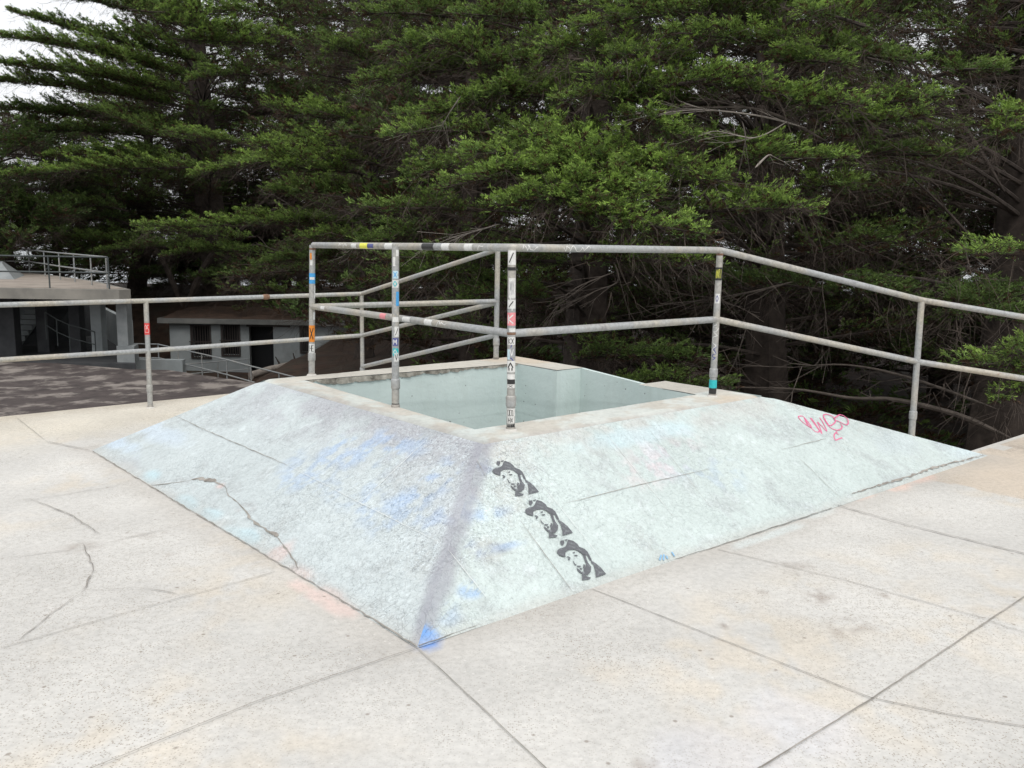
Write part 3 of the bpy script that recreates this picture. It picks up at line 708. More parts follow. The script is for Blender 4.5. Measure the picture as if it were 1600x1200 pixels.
def scribble(parent, p0, p1, t, h, colr, seed, name='scribble', rad=None, off=0.0):
    rad = rad or PR_; ax = (p1 - p0).normalized(); c = p0.lerp(p1, t); f = TOCAM(c); f = (f - ax * f.dot(ax)).normalized(); s_ = f.cross(ax)
    rd = random.Random(seed); mb = MB(); r = rad + .0012
    n = max(4, int(h / .012)); P = []
    for i in range(n):
        ang = rd.uniform(-.9, .9) + off; P.append(c + ax * ((i / (n - 1) - .5) * h + rd.uniform(-.008, .008)) + (f * math.cos(ang) - s_ * math.sin(ang)) * r)
    for a, b in zip(P[:-1], P[1:]):
        mid = (a + b) / 2; k = mid - c; k = k - ax * k.dot(ax); mid = mid + k.normalized() * (r - k.length)
        v2 = []
        for p in (a, mid, b):
            nn = (p - c); nn = (nn - ax * nn.dot(ax)).normalized(); sd_ = (b - a).cross(nn).normalized() * .003; v2 += [p - sd_, p + sd_]
        mb.add(v2, [(0, 1, 3, 2), (2, 3, 5, 4)])
    return mb.build(name, M['st_' + colr], parent)
def post(parent, base, top, collar=.155, rad=PR_, name='post', mat='pipe', coll=True):
    mb = MB(); mb.tube([base - Vector((0, 0, .03)), base.lerp(top, collar)], rad + .0015, 16); mb.tube([base.lerp(top, collar), top], rad, 16)
    o = mb.build(name, M[mat], parent, smooth=True)
    if coll and top.z < 2.2:
        mb = MB(); mb.tube([base - Vector((0, 0, .01)), base + Vector((0, 0, .012)), base + Vector((0, 0, .02))], [rad + .006, rad + .005, rad + .002], 14); mb.build('dirty_foot', M['crack'], o, smooth=True)
    if coll:
        L = (top - base).length; mb = MB()
        c0 = base.lerp(top, collar - .018); c1 = base.lerp(top, collar + .045)
        mb.tube([c0, c0.lerp(c1, .05), c0.lerp(c1, .1), c0.lerp(c1, .9), c0.lerp(c1, .95), c1], [rad + .002, rad + .006, rad + .0065, rad + .0065, rad + .006, rad + .002], 16)
        k = mb.build('collar', M[mat], o, smooth=True)
    return o
def rail(parent, pts, name, rad=.0235, mat='pipe', welds=True):
    P = []
    for i, p in enumerate(pts):       # ease the bends
        if 0 < i < len(pts) - 1:
            a = (pts[i - 1] - p).normalized() * .03; b = (pts[i + 1] - p).normalized() * .03
            P += [p + a, p + (a + b) * .25, p + b]
        else: P.append(p)
    mb = MB(); mb.tube(P, rad, 16); o = mb.build(name, M[mat], parent, smooth=True)
    return o
def weld(parent, p, ax, rad=.026):
    mb = MB(); ax = ax.normalized(); mb.tube([p - ax * .010, p - ax * .004, p + ax * .004, p + ax * .010], [rad - .003, rad, rad, rad - .003], 14)
    return mb.build('weld', M['rust'], parent, smooth=True)
def flange(parent, p):
    mb = MB(); mb.tube([p - Vector((0, 0, .004)), p + Vector((0, 0, .006)), p + Vector((0, 0, .012))], [.042, .036, .025], 14); return mb.build('grout_ring', M['conc'], parent, smooth=True)
pA = atz(487, 586, HP); pM = atz(618, 636, HP); pB = atz(798, 672, HP); pC = atz(1113, 619, HP); pD = atz(775, 561, HP)
tA = at(488, 383, pA.y); tM = at(618, 385, pM.y); tB = at(800, 387, pB.y); tC = at(1126, 391, pC.y); tD = at(778, 385, pD.y)
tC = at(1125, 391, pC.y)
pR = at(1424, 683, 7.1); tR = at(1440, 469, 7.1); tR2 = at(1760, 522, 7.25); pR2 = Vector((tR2.x, tR2.y, tR2.z - 1.3))
mA = at(488, 479, pA.y); mM = at(618, 496, pM.y); mB = at(799, 521, pB.y); mC = at(1120, 499, pC.y); mD = at(775, 471, pD.y)
mR = at(1432, 565, 7.1); mR2 = at(1750, 615, 7.25)
ra = empty('pipe_railing', pB); finish(ra, 'sticker covered grey pipe railing standing on the square stairwell ledge', 'railing')
tR3 = W(.12, 8.3, 1.07); tR4 = W(.12, 11.5, 1.07); hf = Vector((0, 0, -.53))
rail(ra, [tD, tA, tB, tC, tR, tR2, tR3, tR4], 'top_rail'); rail(ra, [mD, mA], 'mid_rail'); rail(ra, [mA, mB, mC, mR, mR2, tR3 + hf, tR4 + hf], 'mid_rail')
poA = post(ra, pA, tA, .13); poM = post(ra, pM, tM, .135); poB = post(ra, pB, tB, .15); poC = post(ra, pC, tC, .15); poD = post(ra, pD, tD, .14); poR = post(ra, pR, tR, .15); post(ra, pR2, tR2, .15); post(ra, W(.12, 8.3), tR3, .15); post(ra, W(.12, 11.5), tR4, .15)
for p, a in ((mA, tA - pA), (mB, tB - pB), (mC, tC - pC), (mD, tD - pD), (tC - Vector((0, 0, .03)), tC - pC), (tA - Vector((0, 0, .03)), tA - pA)): weld(ra, p, a)
for p in (pA, pB, pC): flange(ra, p)
def fr(p, t_, y): # fraction along the post for a pixel row, posts being almost vertical in the picture
    b = pix(p); t = pix(t_); return (b[1] - y) / (b[1] - t[1])
def pix(p):
    q = Vector(p) - Vector((0, 0, EYE)); d = q.y * cP - q.z * sP; up = q.y * sP + q.z * cP
    X = F * q.x / d; Y = -F * up / d; return (800 + cR * X - sR * Y, 600 + sR * X + cR * Y)
def stk(po, p, t_, y, hpx, *a, **k):
    pxm = abs(pix(p)[1] - pix(t_)[1]) / (t_ - p).length; return sticker(po, p, t_, fr(p, t_, y), hpx / pxm, *a, **k)
# post A
stk(poA, pA, tA, 434, 16, 'blue', 'white', '', lab='round blue sticker'); stk(poA, pA, tA, 434, 4, 'white', wrap=1.6, rad=PR_ + .001)
stk(poA, pA, tA, 410, 8, 'white', wrap=.9, torn=True, rot=-.3); stk(poA, pA, tA, 520, 26, 'orange', 'black', 'X', wrap=2.2, lab='black and orange sticker'); stk(poA, pA, tA, 543, 14, 'white', 'black', 'HE')
stk(poA, pA, tA, 492, 12, 'white', torn=True, rot=.8, wrap=1); stk(poA, pA, tA, 455, 20, 'white', torn=True, rot=1.0, wrap=.7); stk(poA, pA, tA, 400, 10, 'orange', wrap=.7, torn=True, rot=-.5)
# middle post
for i, (y, h, b, f, tx, wr, ro) in enumerate(((395, 10, 'white', 'grey', '', .9, .5), (408, 14, 'white', 'grey', '', .8, -.4), (428, 12, 'paleblue', 'blue', 'X', 1.6, 0), (442, 12, 'white', 'teal', 'o', 2, 0),
        (465, 22, 'blue', 'white', '', 1.0, .6), (497, 8, 'white', 'black', '', 1.8, 0), (516, 16, 'white', 'black', '/', 1.4, .4), (532, 12, 'navy', 'white', 'M', 1.8, 0), (548, 12, 'teal', 'white', 'o', 1.8, 0), (556, 14, 'white', 'black', 'V', 1.4, .3), (632, 5, 'black', 'black', '', 2.8, 0))):
    stk(poM, pM, tM, y, h, b, f, tx, wrap=wr, rot=ro, torn=(h > 8))
scribble(poM, pM, tM, .62, .2, 'grey', 4)
# post B
for i, (y, h, b, f, tx, wr, ro) in enumerate(((402, 22, 'white', 'black', '/', 2.0, 0), (419, 5, 'black', 'white', '', 2.6, 0), (448, 30, 'white', 'grey', 'MX', 1.7, .1), (473, 14, 'white', 'black', '/', 2.2, 0),
        (496, 20, 'pink', 'white', 'R', 2.4, 0), (513, 6, 'white', 'pink', '', 2, .3), (530, 12, 'white', 'black', 'KX', 2.2, 0), (548, 16, 'grey', 'white', 'V', 1.6, .2), (551, 16, 'paleblue', 'white', '', .8, -.7), (570, 18, 'white', 'black', '^', 2.4, 0),
        (586, 8, 'white', 'red', '', 2.4, 0), (594, 7, 'black', 'white', '', 2.4, 0), (601, 6, 'white', 'black', 'X', 2.0, 0), (643, 13, 'white', 'black', '001', 2.6, 0), (655, 10, 'white', 'black', 'HX', 2.0, 0), (664, 5, 'black', 'black', '', 2.6, 0))):
    stk(poB, pB, tB, y, h, b, f, tx.replace('R', 'K'), wrap=wr, rot=ro, torn=(not tx))
scribble(poB, pB, tB, .42, .15, 'navy', 9); scribble(poB, pB, tB, .72, .12, 'white', 10)
# post C
stk(poC, pC, tC, 427, 20, 'black', 'lime', 'ANTI', wrap=2.9, lab='black sticker reading ANTI in yellow letters'); stk(poC, pC, tC, 465, 15, 'white', 'navy', 'o', wrap=1.5, torn=True)
scribble(poC, pC, tC, .40, .22, 'white', 12); scribble(poC, pC, tC, .30, .1, 'navy', 13)
stk(poC, pC, tC, 599, 13, 'teal', 'white', '', wrap=4, rad=PR_ + .003, torn=True, lab='torn teal sticker'); stk(poC, pC, tC, 610, 9, 'black', 'black', '', wrap=4, rad=PR_ + .002)
# on the rails: torn labels and marker scribbles
tr = ra.children[0]
def onrail(par, a, b, px, wpx, *q, **k):
    pa, pb = pix(a), pix(b); t = (px - pa[0]) / (pb[0] - pa[0]); t = t * pa_depth(a) / (t * pa_depth(a) + (1 - t) * pa_depth(b)) if False else t
    c = a.lerp(b, t); lo, hi = 0.0, 1.0
    for _ in range(30):
        mid = (lo + hi) / 2
        if pix(a.lerp(b, mid))[0] < px: lo = mid
        else: hi = mid
    L = (b - a).length; e = .01; sc = abs(pix(a.lerp(b, lo + e))[0] - pix(a.lerp(b, lo))[0]) / (e * L)
    return sticker(par, a, b, lo, wpx / sc, *q, **k) if q[0] != 'scr' else scribble(par, a, b, lo, wpx / sc, q[1], int(px))
onrail(tr, tA, tB, 557, 8, 'white', 'grey', '', wrap=1.6, torn=True); onrail(tr, tA, tB, 572, 12, 'lime', wrap=1.8, lab='yellow sticker'); onrail(tr, tA, tB, 583, 9, 'navy', 'white', '', wrap=1.2)
onrail(tr, tA, tB, 611, 12, 'white', 'black', '', wrap=1.8); onrail(tr, tA, tB, 672, 18, 'black', 'white', '', wrap=2.0); onrail(tr, tA, tB, 672, 16, 'scr', 'white'); onrail(tr, tA, tB, 700, 12, 'white', torn=True, wrap=2.2); onrail(tr, tA, tB, 736, 13, 'white', torn=True, wrap=2.2)
onrail(tr, tA, tB, 540, 14, 'scr', 'white'); onrail(tr, tA, tB, 755, 8, 'scr', 'white'); onrail(tr, tB, tC, 824, 24, 'scr', 'white'); onrail(tr, tB, tC, 898, 40, 'scr', 'white')
m2 = ra.children[2]
onrail(m2, mA, mB, 602, 9, 'pink', wrap=1.8, lab='pink sticker'); onrail(m2, mA, mB, 639, 12, 'white', 'orange', '', wrap=1.4); onrail(m2, mA, mB, 673, 12, 'white', 'navy', '', wrap=1.6); onrail(m2, mA, mB, 692, 16, 'scr', 'white'); onrail(m2, mA, mB, 508, 6, 'white', wrap=1.2, torn=True)
# railing along the far-left deck edge, rising to the ledge
pL1 = atz(235, 637, 0); tL1 = at(228, 470, pL1.y); mL1 = at(230.5, 548, pL1.y)
YL2 = 10.45; tL2 = at(565, 459, YL2); mL2 = at(566, 524, YL2); lL2 = at(566, 573, YL2); pL2 = Vector((tL2.x, tL2.y, 0.0))
vL = (tL1 - tL2); tL0 = at(0, 476.5, 7.8); mL0 = at(0, 562.5, 7.8); k0 = 1.9
rb = empty('pipe_railing', pL1); finish(rb, 'plain grey pipe railing along the far deck edge left of the ledge', 'railing')
e0 = tL1 + (tL0 - tL1) * k0; em = mL1 + (mL0 - mL1) * k0
tD2 = at(777, 390, pD.y + .03); mD2 = at(776, 473, pD.y + .03); lD2 = at(775, 524, pD.y + .03)
rail(rb, [e0, tL1, tL2, tD2], 'top_rail'); rail(rb, [em, mL1, mL2, mD2], 'mid_rail'); rail(rb, [lL2, lD2], 'low_rail')
post(rb, Vector((e0.x, e0.y, 0)), e0, .15); poL = post(rb, pL1, tL1, .17); post(rb, pL2, tL2, .15)
stk(poL, pL1, tL1, 513, 18, 'red', 'white', 'es', wrap=2.8, lab='red sticker with white letters es'); weld(rb, mL1, tL1 - pL1); flange(rb, pL1)
kk = at(408, 463.5, 9.6)
q0, q1 = tL1.lerp(tL2, .50), tL1.lerp(tL2, .53); mb = MB(); mb.tube([q0, q0.lerp(q1, .2), q0.lerp(q1, .8), q1], [.024, .029, .029, .024], 16); mb.build('coupling', M['rust'], rb, smooth=True)

# ------------------------------------------------------------------ terrain, yard, sea
def gh(x, y):
    x = np.asarray(x, float); y = np.asarray(y, float)
    h = -2.95 + 0 * x
    val = sst(-32, -20, x) * (1 - sst(-11.2, -8.0, x)) * sst(24, 27, y)
    h = h - 2.0 * val
    h = h + .35 * sst(-8, -4, x) * sst(26, 34, y)
    h = np.where(y > 45, h + (-1.75 - h) * sst(45, 51, y), h)
    h = h + (fbm(x, y, .35, 61) - .5) * .35 * np.where((x < -9) & (y < 33), .15, 1)
    rr = sst(66, 95, y); h = h * (1 - rr) + -66 * rr
    rl = sst(60, 95, np.abs(x)); h = h * (1 - rl) + -66 * rl
    return h
gx = np.concatenate([np.arange(-100, -40, 4), np.arange(-40, 40, .5), np.arange(40, 101, 4)]); gy = np.concatenate([np.arange(-30, 10, 2), np.arange(10, 60, .5), np.arange(60, 101, 2.5)])
GX, GY = np.meshgrid(gx, gy, indexing='ij'); GZ = gh(GX, GY); idx = np.arange(GX.size).reshape(GX.shape)
o = mkobj('forest_ground', np.stack([GX, GY, GZ], -1).reshape(-1, 3), np.ascontiguousarray(np.stack([idx[:-1, :-1], idx[1:, :-1], idx[1:, 1:], idx[:-1, 1:]], -1).reshape(-1, 4)), M['earth'], smooth=True)
finish(o, kind='structure')
m, nt_, b_ = newmat('sea', .12); b_.inputs['Base Color'].default_value = (.16, .2, .22, 1); b_.inputs['Specular IOR Level'].default_value = .6; M['sea'] = m
o = mkobj('sea', [(-9000, -9000, -62), (9000, -9000, -62), (9000, 9000, -62), (-9000, 9000, -62)], [(0, 1, 2, 3)], M['sea']); finish(o, kind='structure')
YZ = -2.80
mb = MB(); pl = [(-30, 12), (-6.5, 12)] + [tuple(atz(x, y, YZ).xy) for x, y in ((470, 612), (400, 598), (330, 588), (262, 578), (205, 577))] + [(-16, 31.4), (-40, 31.4)]
mb.prism(pl, -6.2, YZ); finish(mb.build('asphalt_yard', [M['asphalt']]), kind='structure')
mb = MB(); mb.prism([(-40, 31.4), (-13.2, 31.4), (-15.6, 37), (-20, 44), (-40, 44)], -6, YZ + .02); finish(mb.build('pavilion_floor', [M['darkwall']]), kind='structure')

# ------------------------------------------------------------------ pillared pavilion with a roof terrace
pv = empty('pillared_pavilion', (-20, 31.5, -2.8)); finish(pv, 'open concrete pavilion with pillars under a flat roof terrace, far left', 'building')
zr = -.18
def sx(px, Y): return at(px, 450, Y).x
mb = MB(); e = sx(197, 31); mb.prism([(-45, 31), (e - .25, 31), (e, 31.35), (sx(150, 36.5), 36.5), (sx(60, 43), 43), (-45, 43)], zr - .36, zr)
mb.build('roof_slab', M['slab'], pv)
mb = MB(); mb.prism([(-45, 31.3), (e - .5, 31.3), (e - .35, 31.6), (sx(150, 36.3) - .3, 36.3), (sx(60, 42.7) - .3, 42.7), (-45, 42.7)], zr, zr + .02); mb.build('terrace_surface', M['terrace'], pv)
def colm(x0, x1, Y, mat, name='pillar', d=.45, zb=-2.8, zt=zr - .36, lab=None):
    a = sx(x0, Y); b = sx(x1, Y); mb = MB(); mb.boxab((a, Y, zb), (b, Y + d, zt)); o = mb.build(name, M[mat], pv, bevel=.02)
    if lab: o['label'] = lab
    return o
c = colm(179, 196, 31.8, 'bwall2', lab='pale pillar at the right end'); mb = MB(); a_, b_ = sx(177, 31.7), sx(205, 31.7)
mb.prism([(a_, 31.7), (b_, 31.7), (b_ - .1, 32.3), (a_, 32.3)], -2.8, -2.2); mb.build('pillar_foot', M['bwall2'], c)
colm(138, 155, 33.2, 'bwall'); colm(104, 121, 33.6, 'darkwall'); colm(52, 71, 34, 'darkwall'); colm(-40, 18, 33, 'darkwall', name='side_wall')
mb = MB(); mb.boxab((-40, 41.0, -2.8), (sx(150, 41), 41.3, zr - .36)); bw = mb.build('back_wall', M['bwall'], pv)
mb = MB(); mb.prism([(sx(150, 41), 41.0), (sx(150, 41) + .2, 41.0), (sx(178, 33) + .2, 34), (sx(178, 33), 34)], -2.8, -1.5); mb.build('low_wall', M['bwall'], pv)
# steps rising to the left in the gloom
mb = MB(); x0, x1 = sx(20, 37), sx(48, 37)
for k in range(13): mb.boxab((x0, 36 + k * .3, -2.8 + k * .19), (x1, 41, -2.8 + (k + 1) * .19))
mb.build('staircase', M['bwall'], pv)
mb = MB(); mb.add([(x1, 36, -2.8), (x1, 41, -2.8), (x1, 41, zr - .36), (x1, 39.9, zr - .36), (x1 + .9, 36, -2.8), (x1 + .9, 41, -2.8), (x1 + .9, 41, zr - .36), (x1 + .9, 39.9, zr - .36)], [(0, 3, 2, 1), (4, 5, 6, 7), (0, 4, 7, 3)])
mb.build('stair_wall', M['darkwall'], pv)
# pale looping graffiti on the back wall
mb = MB(); rd = random.Random(5)
def looped(x0, x1, z0, z1, y, seed, w=.035):
    rd = random.Random(seed); pts = []
    n = 16
    for i in range(n): pts.append((x0 + (x1 - x0) * i / (n - 1) + rd.uniform(-.2, .2), rd.uniform(z0, z1)))
    P = [Vector((x, y, z)) for x, z in smoothline(pts, 6)]; strip(mb, P, Vector((0, -1, 0)), w, 0, .1, taper=False, sub=.2)
for k, (a, b) in enumerate(((72, 82), (80, 92), (90, 104), (76, 100))): looped(sx(a, 41), sx(b, 41), -1.6, -.65, 40.985, k + 3)
mb.build('graffiti', mat_flat('white_spray', (.42, .45, .46)), bw)
def mkrail(name, label, pts, h=1.07, mat='pipe2', posts=None, r=.028, group=None, rails=(1.0, .5)):
    t = empty(name, pts[0]); finish(t, label, 'railing', group)
    P = [Vector(p) for p in pts]
    for i, fh in enumerate(rails):
        mb = MB(); mb.tube([p + Vector((0, 0, h * fh)) for p in P], r, 8); mb.build('top_rail' if i == 0 else 'mid_rail', M[mat], t, smooth=True)
    for p in (posts or P):
        p = Vector(p); mb = MB(); mb.tube([p - Vector((0, 0, .05)), p + Vector((0, 0, h))], r, 8); mb.build('post', M[mat], t, smooth=True)
    return t
def rp_(px, Y, z=zr + .02): return Vector((sx(px, Y), Y, z))
# terrace railings
mkrail('terrace_railing', 'dark pipe railing on the front edge of the far pavilion roof', [rp_(-60, 31.3), rp_(10 - 30, 31.3), rp_(78, 31.3), rp_(171, 31.3)], mat='darkpipe')
far = [rp_(-30, 45 - 2), rp_(0, 42.5), rp_(48, 42.5), rp_(72, 39.5), rp_(95, 37), rp_(118, 35.2), rp_(144, 33.2), rp_(168, 31.5)]
mkrail('terrace_railing', 'pale pipe railing on the back edge of the far pavilion roof', far)
mkrail('inner_railing', 'dark stair railing between the pavilion pillars', [Vector((sx(68, 33), 33, -2.1)), Vector((sx(85, 33), 33, -2.35)), Vector((sx(104, 33), 33, -2.55)), Vector((sx(144, 33), 33, -2.8))], h=.95, mat='darkpipe', r=.022)
# small banked ledge on that roof
lg = MB(); c0 = rp_(-60, 38), rp_(34, 38); zz = zr + .02
lg.add([(sx(-80, 37), 36.5, zz), (sx(34, 37), 36.5, zz), (sx(8, 37.4), 37.3, zz + .62), (sx(-80, 37.4), 37.3, zz + .62), (sx(40, 40), 40, zz), (sx(8, 39.4), 39.4, zz + .62), (sx(-80, 39.4), 39.4, zz + .62), (sx(-80, 40), 40, zz)],
       [(0, 1, 2, 3), (1, 4, 5, 2), (3, 2, 5, 6), (4, 7, 6, 5), (0, 3, 6, 7)])
o = lg.build('banked_ledge', M['bwall2']); finish(o, 'small pale banked ledge on the far pavilion roof terrace', 'skate ledge')

# ------------------------------------------------------------------ low grey building with barred windows
bu = empty('grey_building', (-14, 44, -5)); finish(bu, 'low blue grey building with barred windows and a flat needle covered roof', 'building')
YB = 44.0; bx0 = sx(262, YB); bx1 = at(560, 500, YB).x; zt_ = at(262, 504, YB).z; zb_ = -5.3
def bz(py): return at(330, py, YB).z + 0.0
wins = [(297, 325, 510, 558), (345, 371, 508, 554), (469, 486, 508, 548)]; door = (387, 425, 509, 576)
holes = sorted([(sx(a, YB), sx(b, YB), bz(d), bz(c)) for a, b, c, d in wins] + [(sx(door[0], YB), sx(door[1], YB), zb_, bz(door[2]))])
mb = MB(); x = bx0
for (a, b, z0, z1) in holes:
    mb.boxab((x, YB, zb_), (a, YB + .3, zt_)); mb.boxab((a, YB, z1), (b, YB + .3, zt_))
    if z0 > zb_: mb.boxab((a, YB, zb_), (b, YB + .3, z0))
    x = b
mb.boxab((x, YB, zb_), (bx1, YB + .3, zt_))
mb.boxab((bx0, YB + .3, zb_), (bx0 + .3, YB + 6, zt_)); mb.boxab((bx1 - .3, YB + .3, zb_), (bx1, YB + 6, zt_))
mb.build('wall', M['bwall'], bu)
mb = MB(); mb.boxab((bx0 + .3, YB + .9, zb_), (bx1 - .3, YB + 1.0, zt_)); mb.build('interior_shade_sheet', M['black'], bu)  # black sheet painted as the shade seen through windows and door
mb = MB(); mb.boxab((bx0 - .45, YB - .35, zt_), (bx1 + .5, YB + 6.5, zt_ + .24)); rf = mb.build('roof_slab', M['slab2'], bu)
# needles lying on the roof, a lumpy sheet
q = 40; gx_, gy_ = np.meshgrid(np.linspace(bx0 - .35, bx1 + .4, q), np.linspace(YB - .22, YB + 6.4, 16), indexing='ij')
gz_ = zt_ + .245 + .32 * fbm(gx_, gy_, .8, 71) * sst(0, 2.2, gy_ - YB); ii = np.arange(gx_.size).reshape(gx_.shape)
o = mkobj('needle_litter', np.stack([gx_, gy_, gz_], -1).reshape(-1, 3), np.ascontiguousarray(np.stack([ii[:-1, :-1], ii[1:, :-1], ii[1:, 1:], ii[:-1, 1:]], -1).reshape(-1, 4)), M['litter'], rf, smooth=True)
for (a, b, c_, d) in wins:
    xa, xb, z0, z1 = sx(a, YB), sx(b, YB), bz(d), bz(c_)
    mb = MB(); t_ = .07
    mb.boxab((xa - t_, YB - .06, z0 - t_), (xb + t_, YB + .05, z0)); mb.boxab((xa - t_, YB - .06, z1), (xb + t_, YB + .05, z1 + t_)); mb.boxab((xa - t_, YB - .06, z0), (xa, YB + .05, z1)); mb.boxab((xb, YB - .06, z0), (xb + t_, YB + .05, z1))
    wf = mb.build('window', M['bars'], bu); mb = MB(); n = 7
    for k in range(n):
        xx = xa + (xb - xa) * (k + .5) / n; mb.tube([Vector((xx, YB - .09, z0 - .04)), Vector((xx, YB - .09, z1 + .04))], .022, 6)
    mb.boxab((xa - .12, YB - .105, (z0 + z1) / 2 - .02), (xb + .12, YB - .075, (z0 + z1) / 2 + .02)); mb.build('bars', M['bars'], wf)
mb = MB(); mb.boxab((sx(door[0], YB) - .1, YB - .08, bz(509)), (sx(452, YB), YB - .003, bz(507) + .05)); mb.build('door_track', M['bars'], bu)
mb = MB(); mb.boxab((bx0 - .03, YB + 1.2, -4.0), (bx0 - .002, YB + 2.6, -2.95)); mb.build('side_shade_panel', M['black'], bu)  # black panel on the wall, painted as shade inside a side window
# lower retaining wall and path railings
mb = MB(); a0 = at(160, 580, 34); a1 = at(292, 590, 34); mb.boxab((a0.x, 33.6, -5.5), (a1.x, 33.9, at(250, 560, 34).z))
o = mb.build('retaining_wall', M['bwall']); finish(o, 'low grey retaining wall below the path, beside the pillared pavilion', 'wall')
pr_ = [(202, 580, 537, 34), (247, 578, 538, 35), (278, 588, 545, 34.2), (315, 598, 553, 33), (354, 609, 562, 31.5), (392, 620, 572, 30.5), (436, 631, 583, 29.5), (470, 640, 592, 28.5)]
pts = [at(x, yt, Y) - Vector((0, 0, 1.07)) for x, yb, yt, Y in pr_]
mkrail('path_railing', 'pale pipe railing sloping down the path beside the yard', pts, r=.026)
pts = [at(x, y, 40) - Vector((0, 0, .9)) for x, y in ((290, 569), (340, 565), (388, 561))]
mkrail('path_railing', 'short pale railing right in front of the grey building', pts, r=.024, h=.9)
# fallen log
mb = MB(); a = at(392, 587, 36); b = at(452, 570, 38); c = at(486, 561, 39)
mb.tube([a, a.lerp(b, .5) + Vector((0, 0, .03)), b, c], [.16, .15, .13, .09], 10)
lgr = mb.build('fallen_log', M['paletwig'], smooth=True); finish(lgr, 'pale fallen log lying on brown earth beside the grey building', 'log')
for i, (px, py, dx) in enumerate(((440, 568, -.25), (462, 562, -.1), (474, 556, .3))):
    p = at(px, py + 6, 37.8 + i * .3); mb = MB(); mb.tube([p, p + Vector((dx, 0, .45))], [.06, .02], 6); mb.build('broken_branch', M['bark'], lgr, smooth=True)

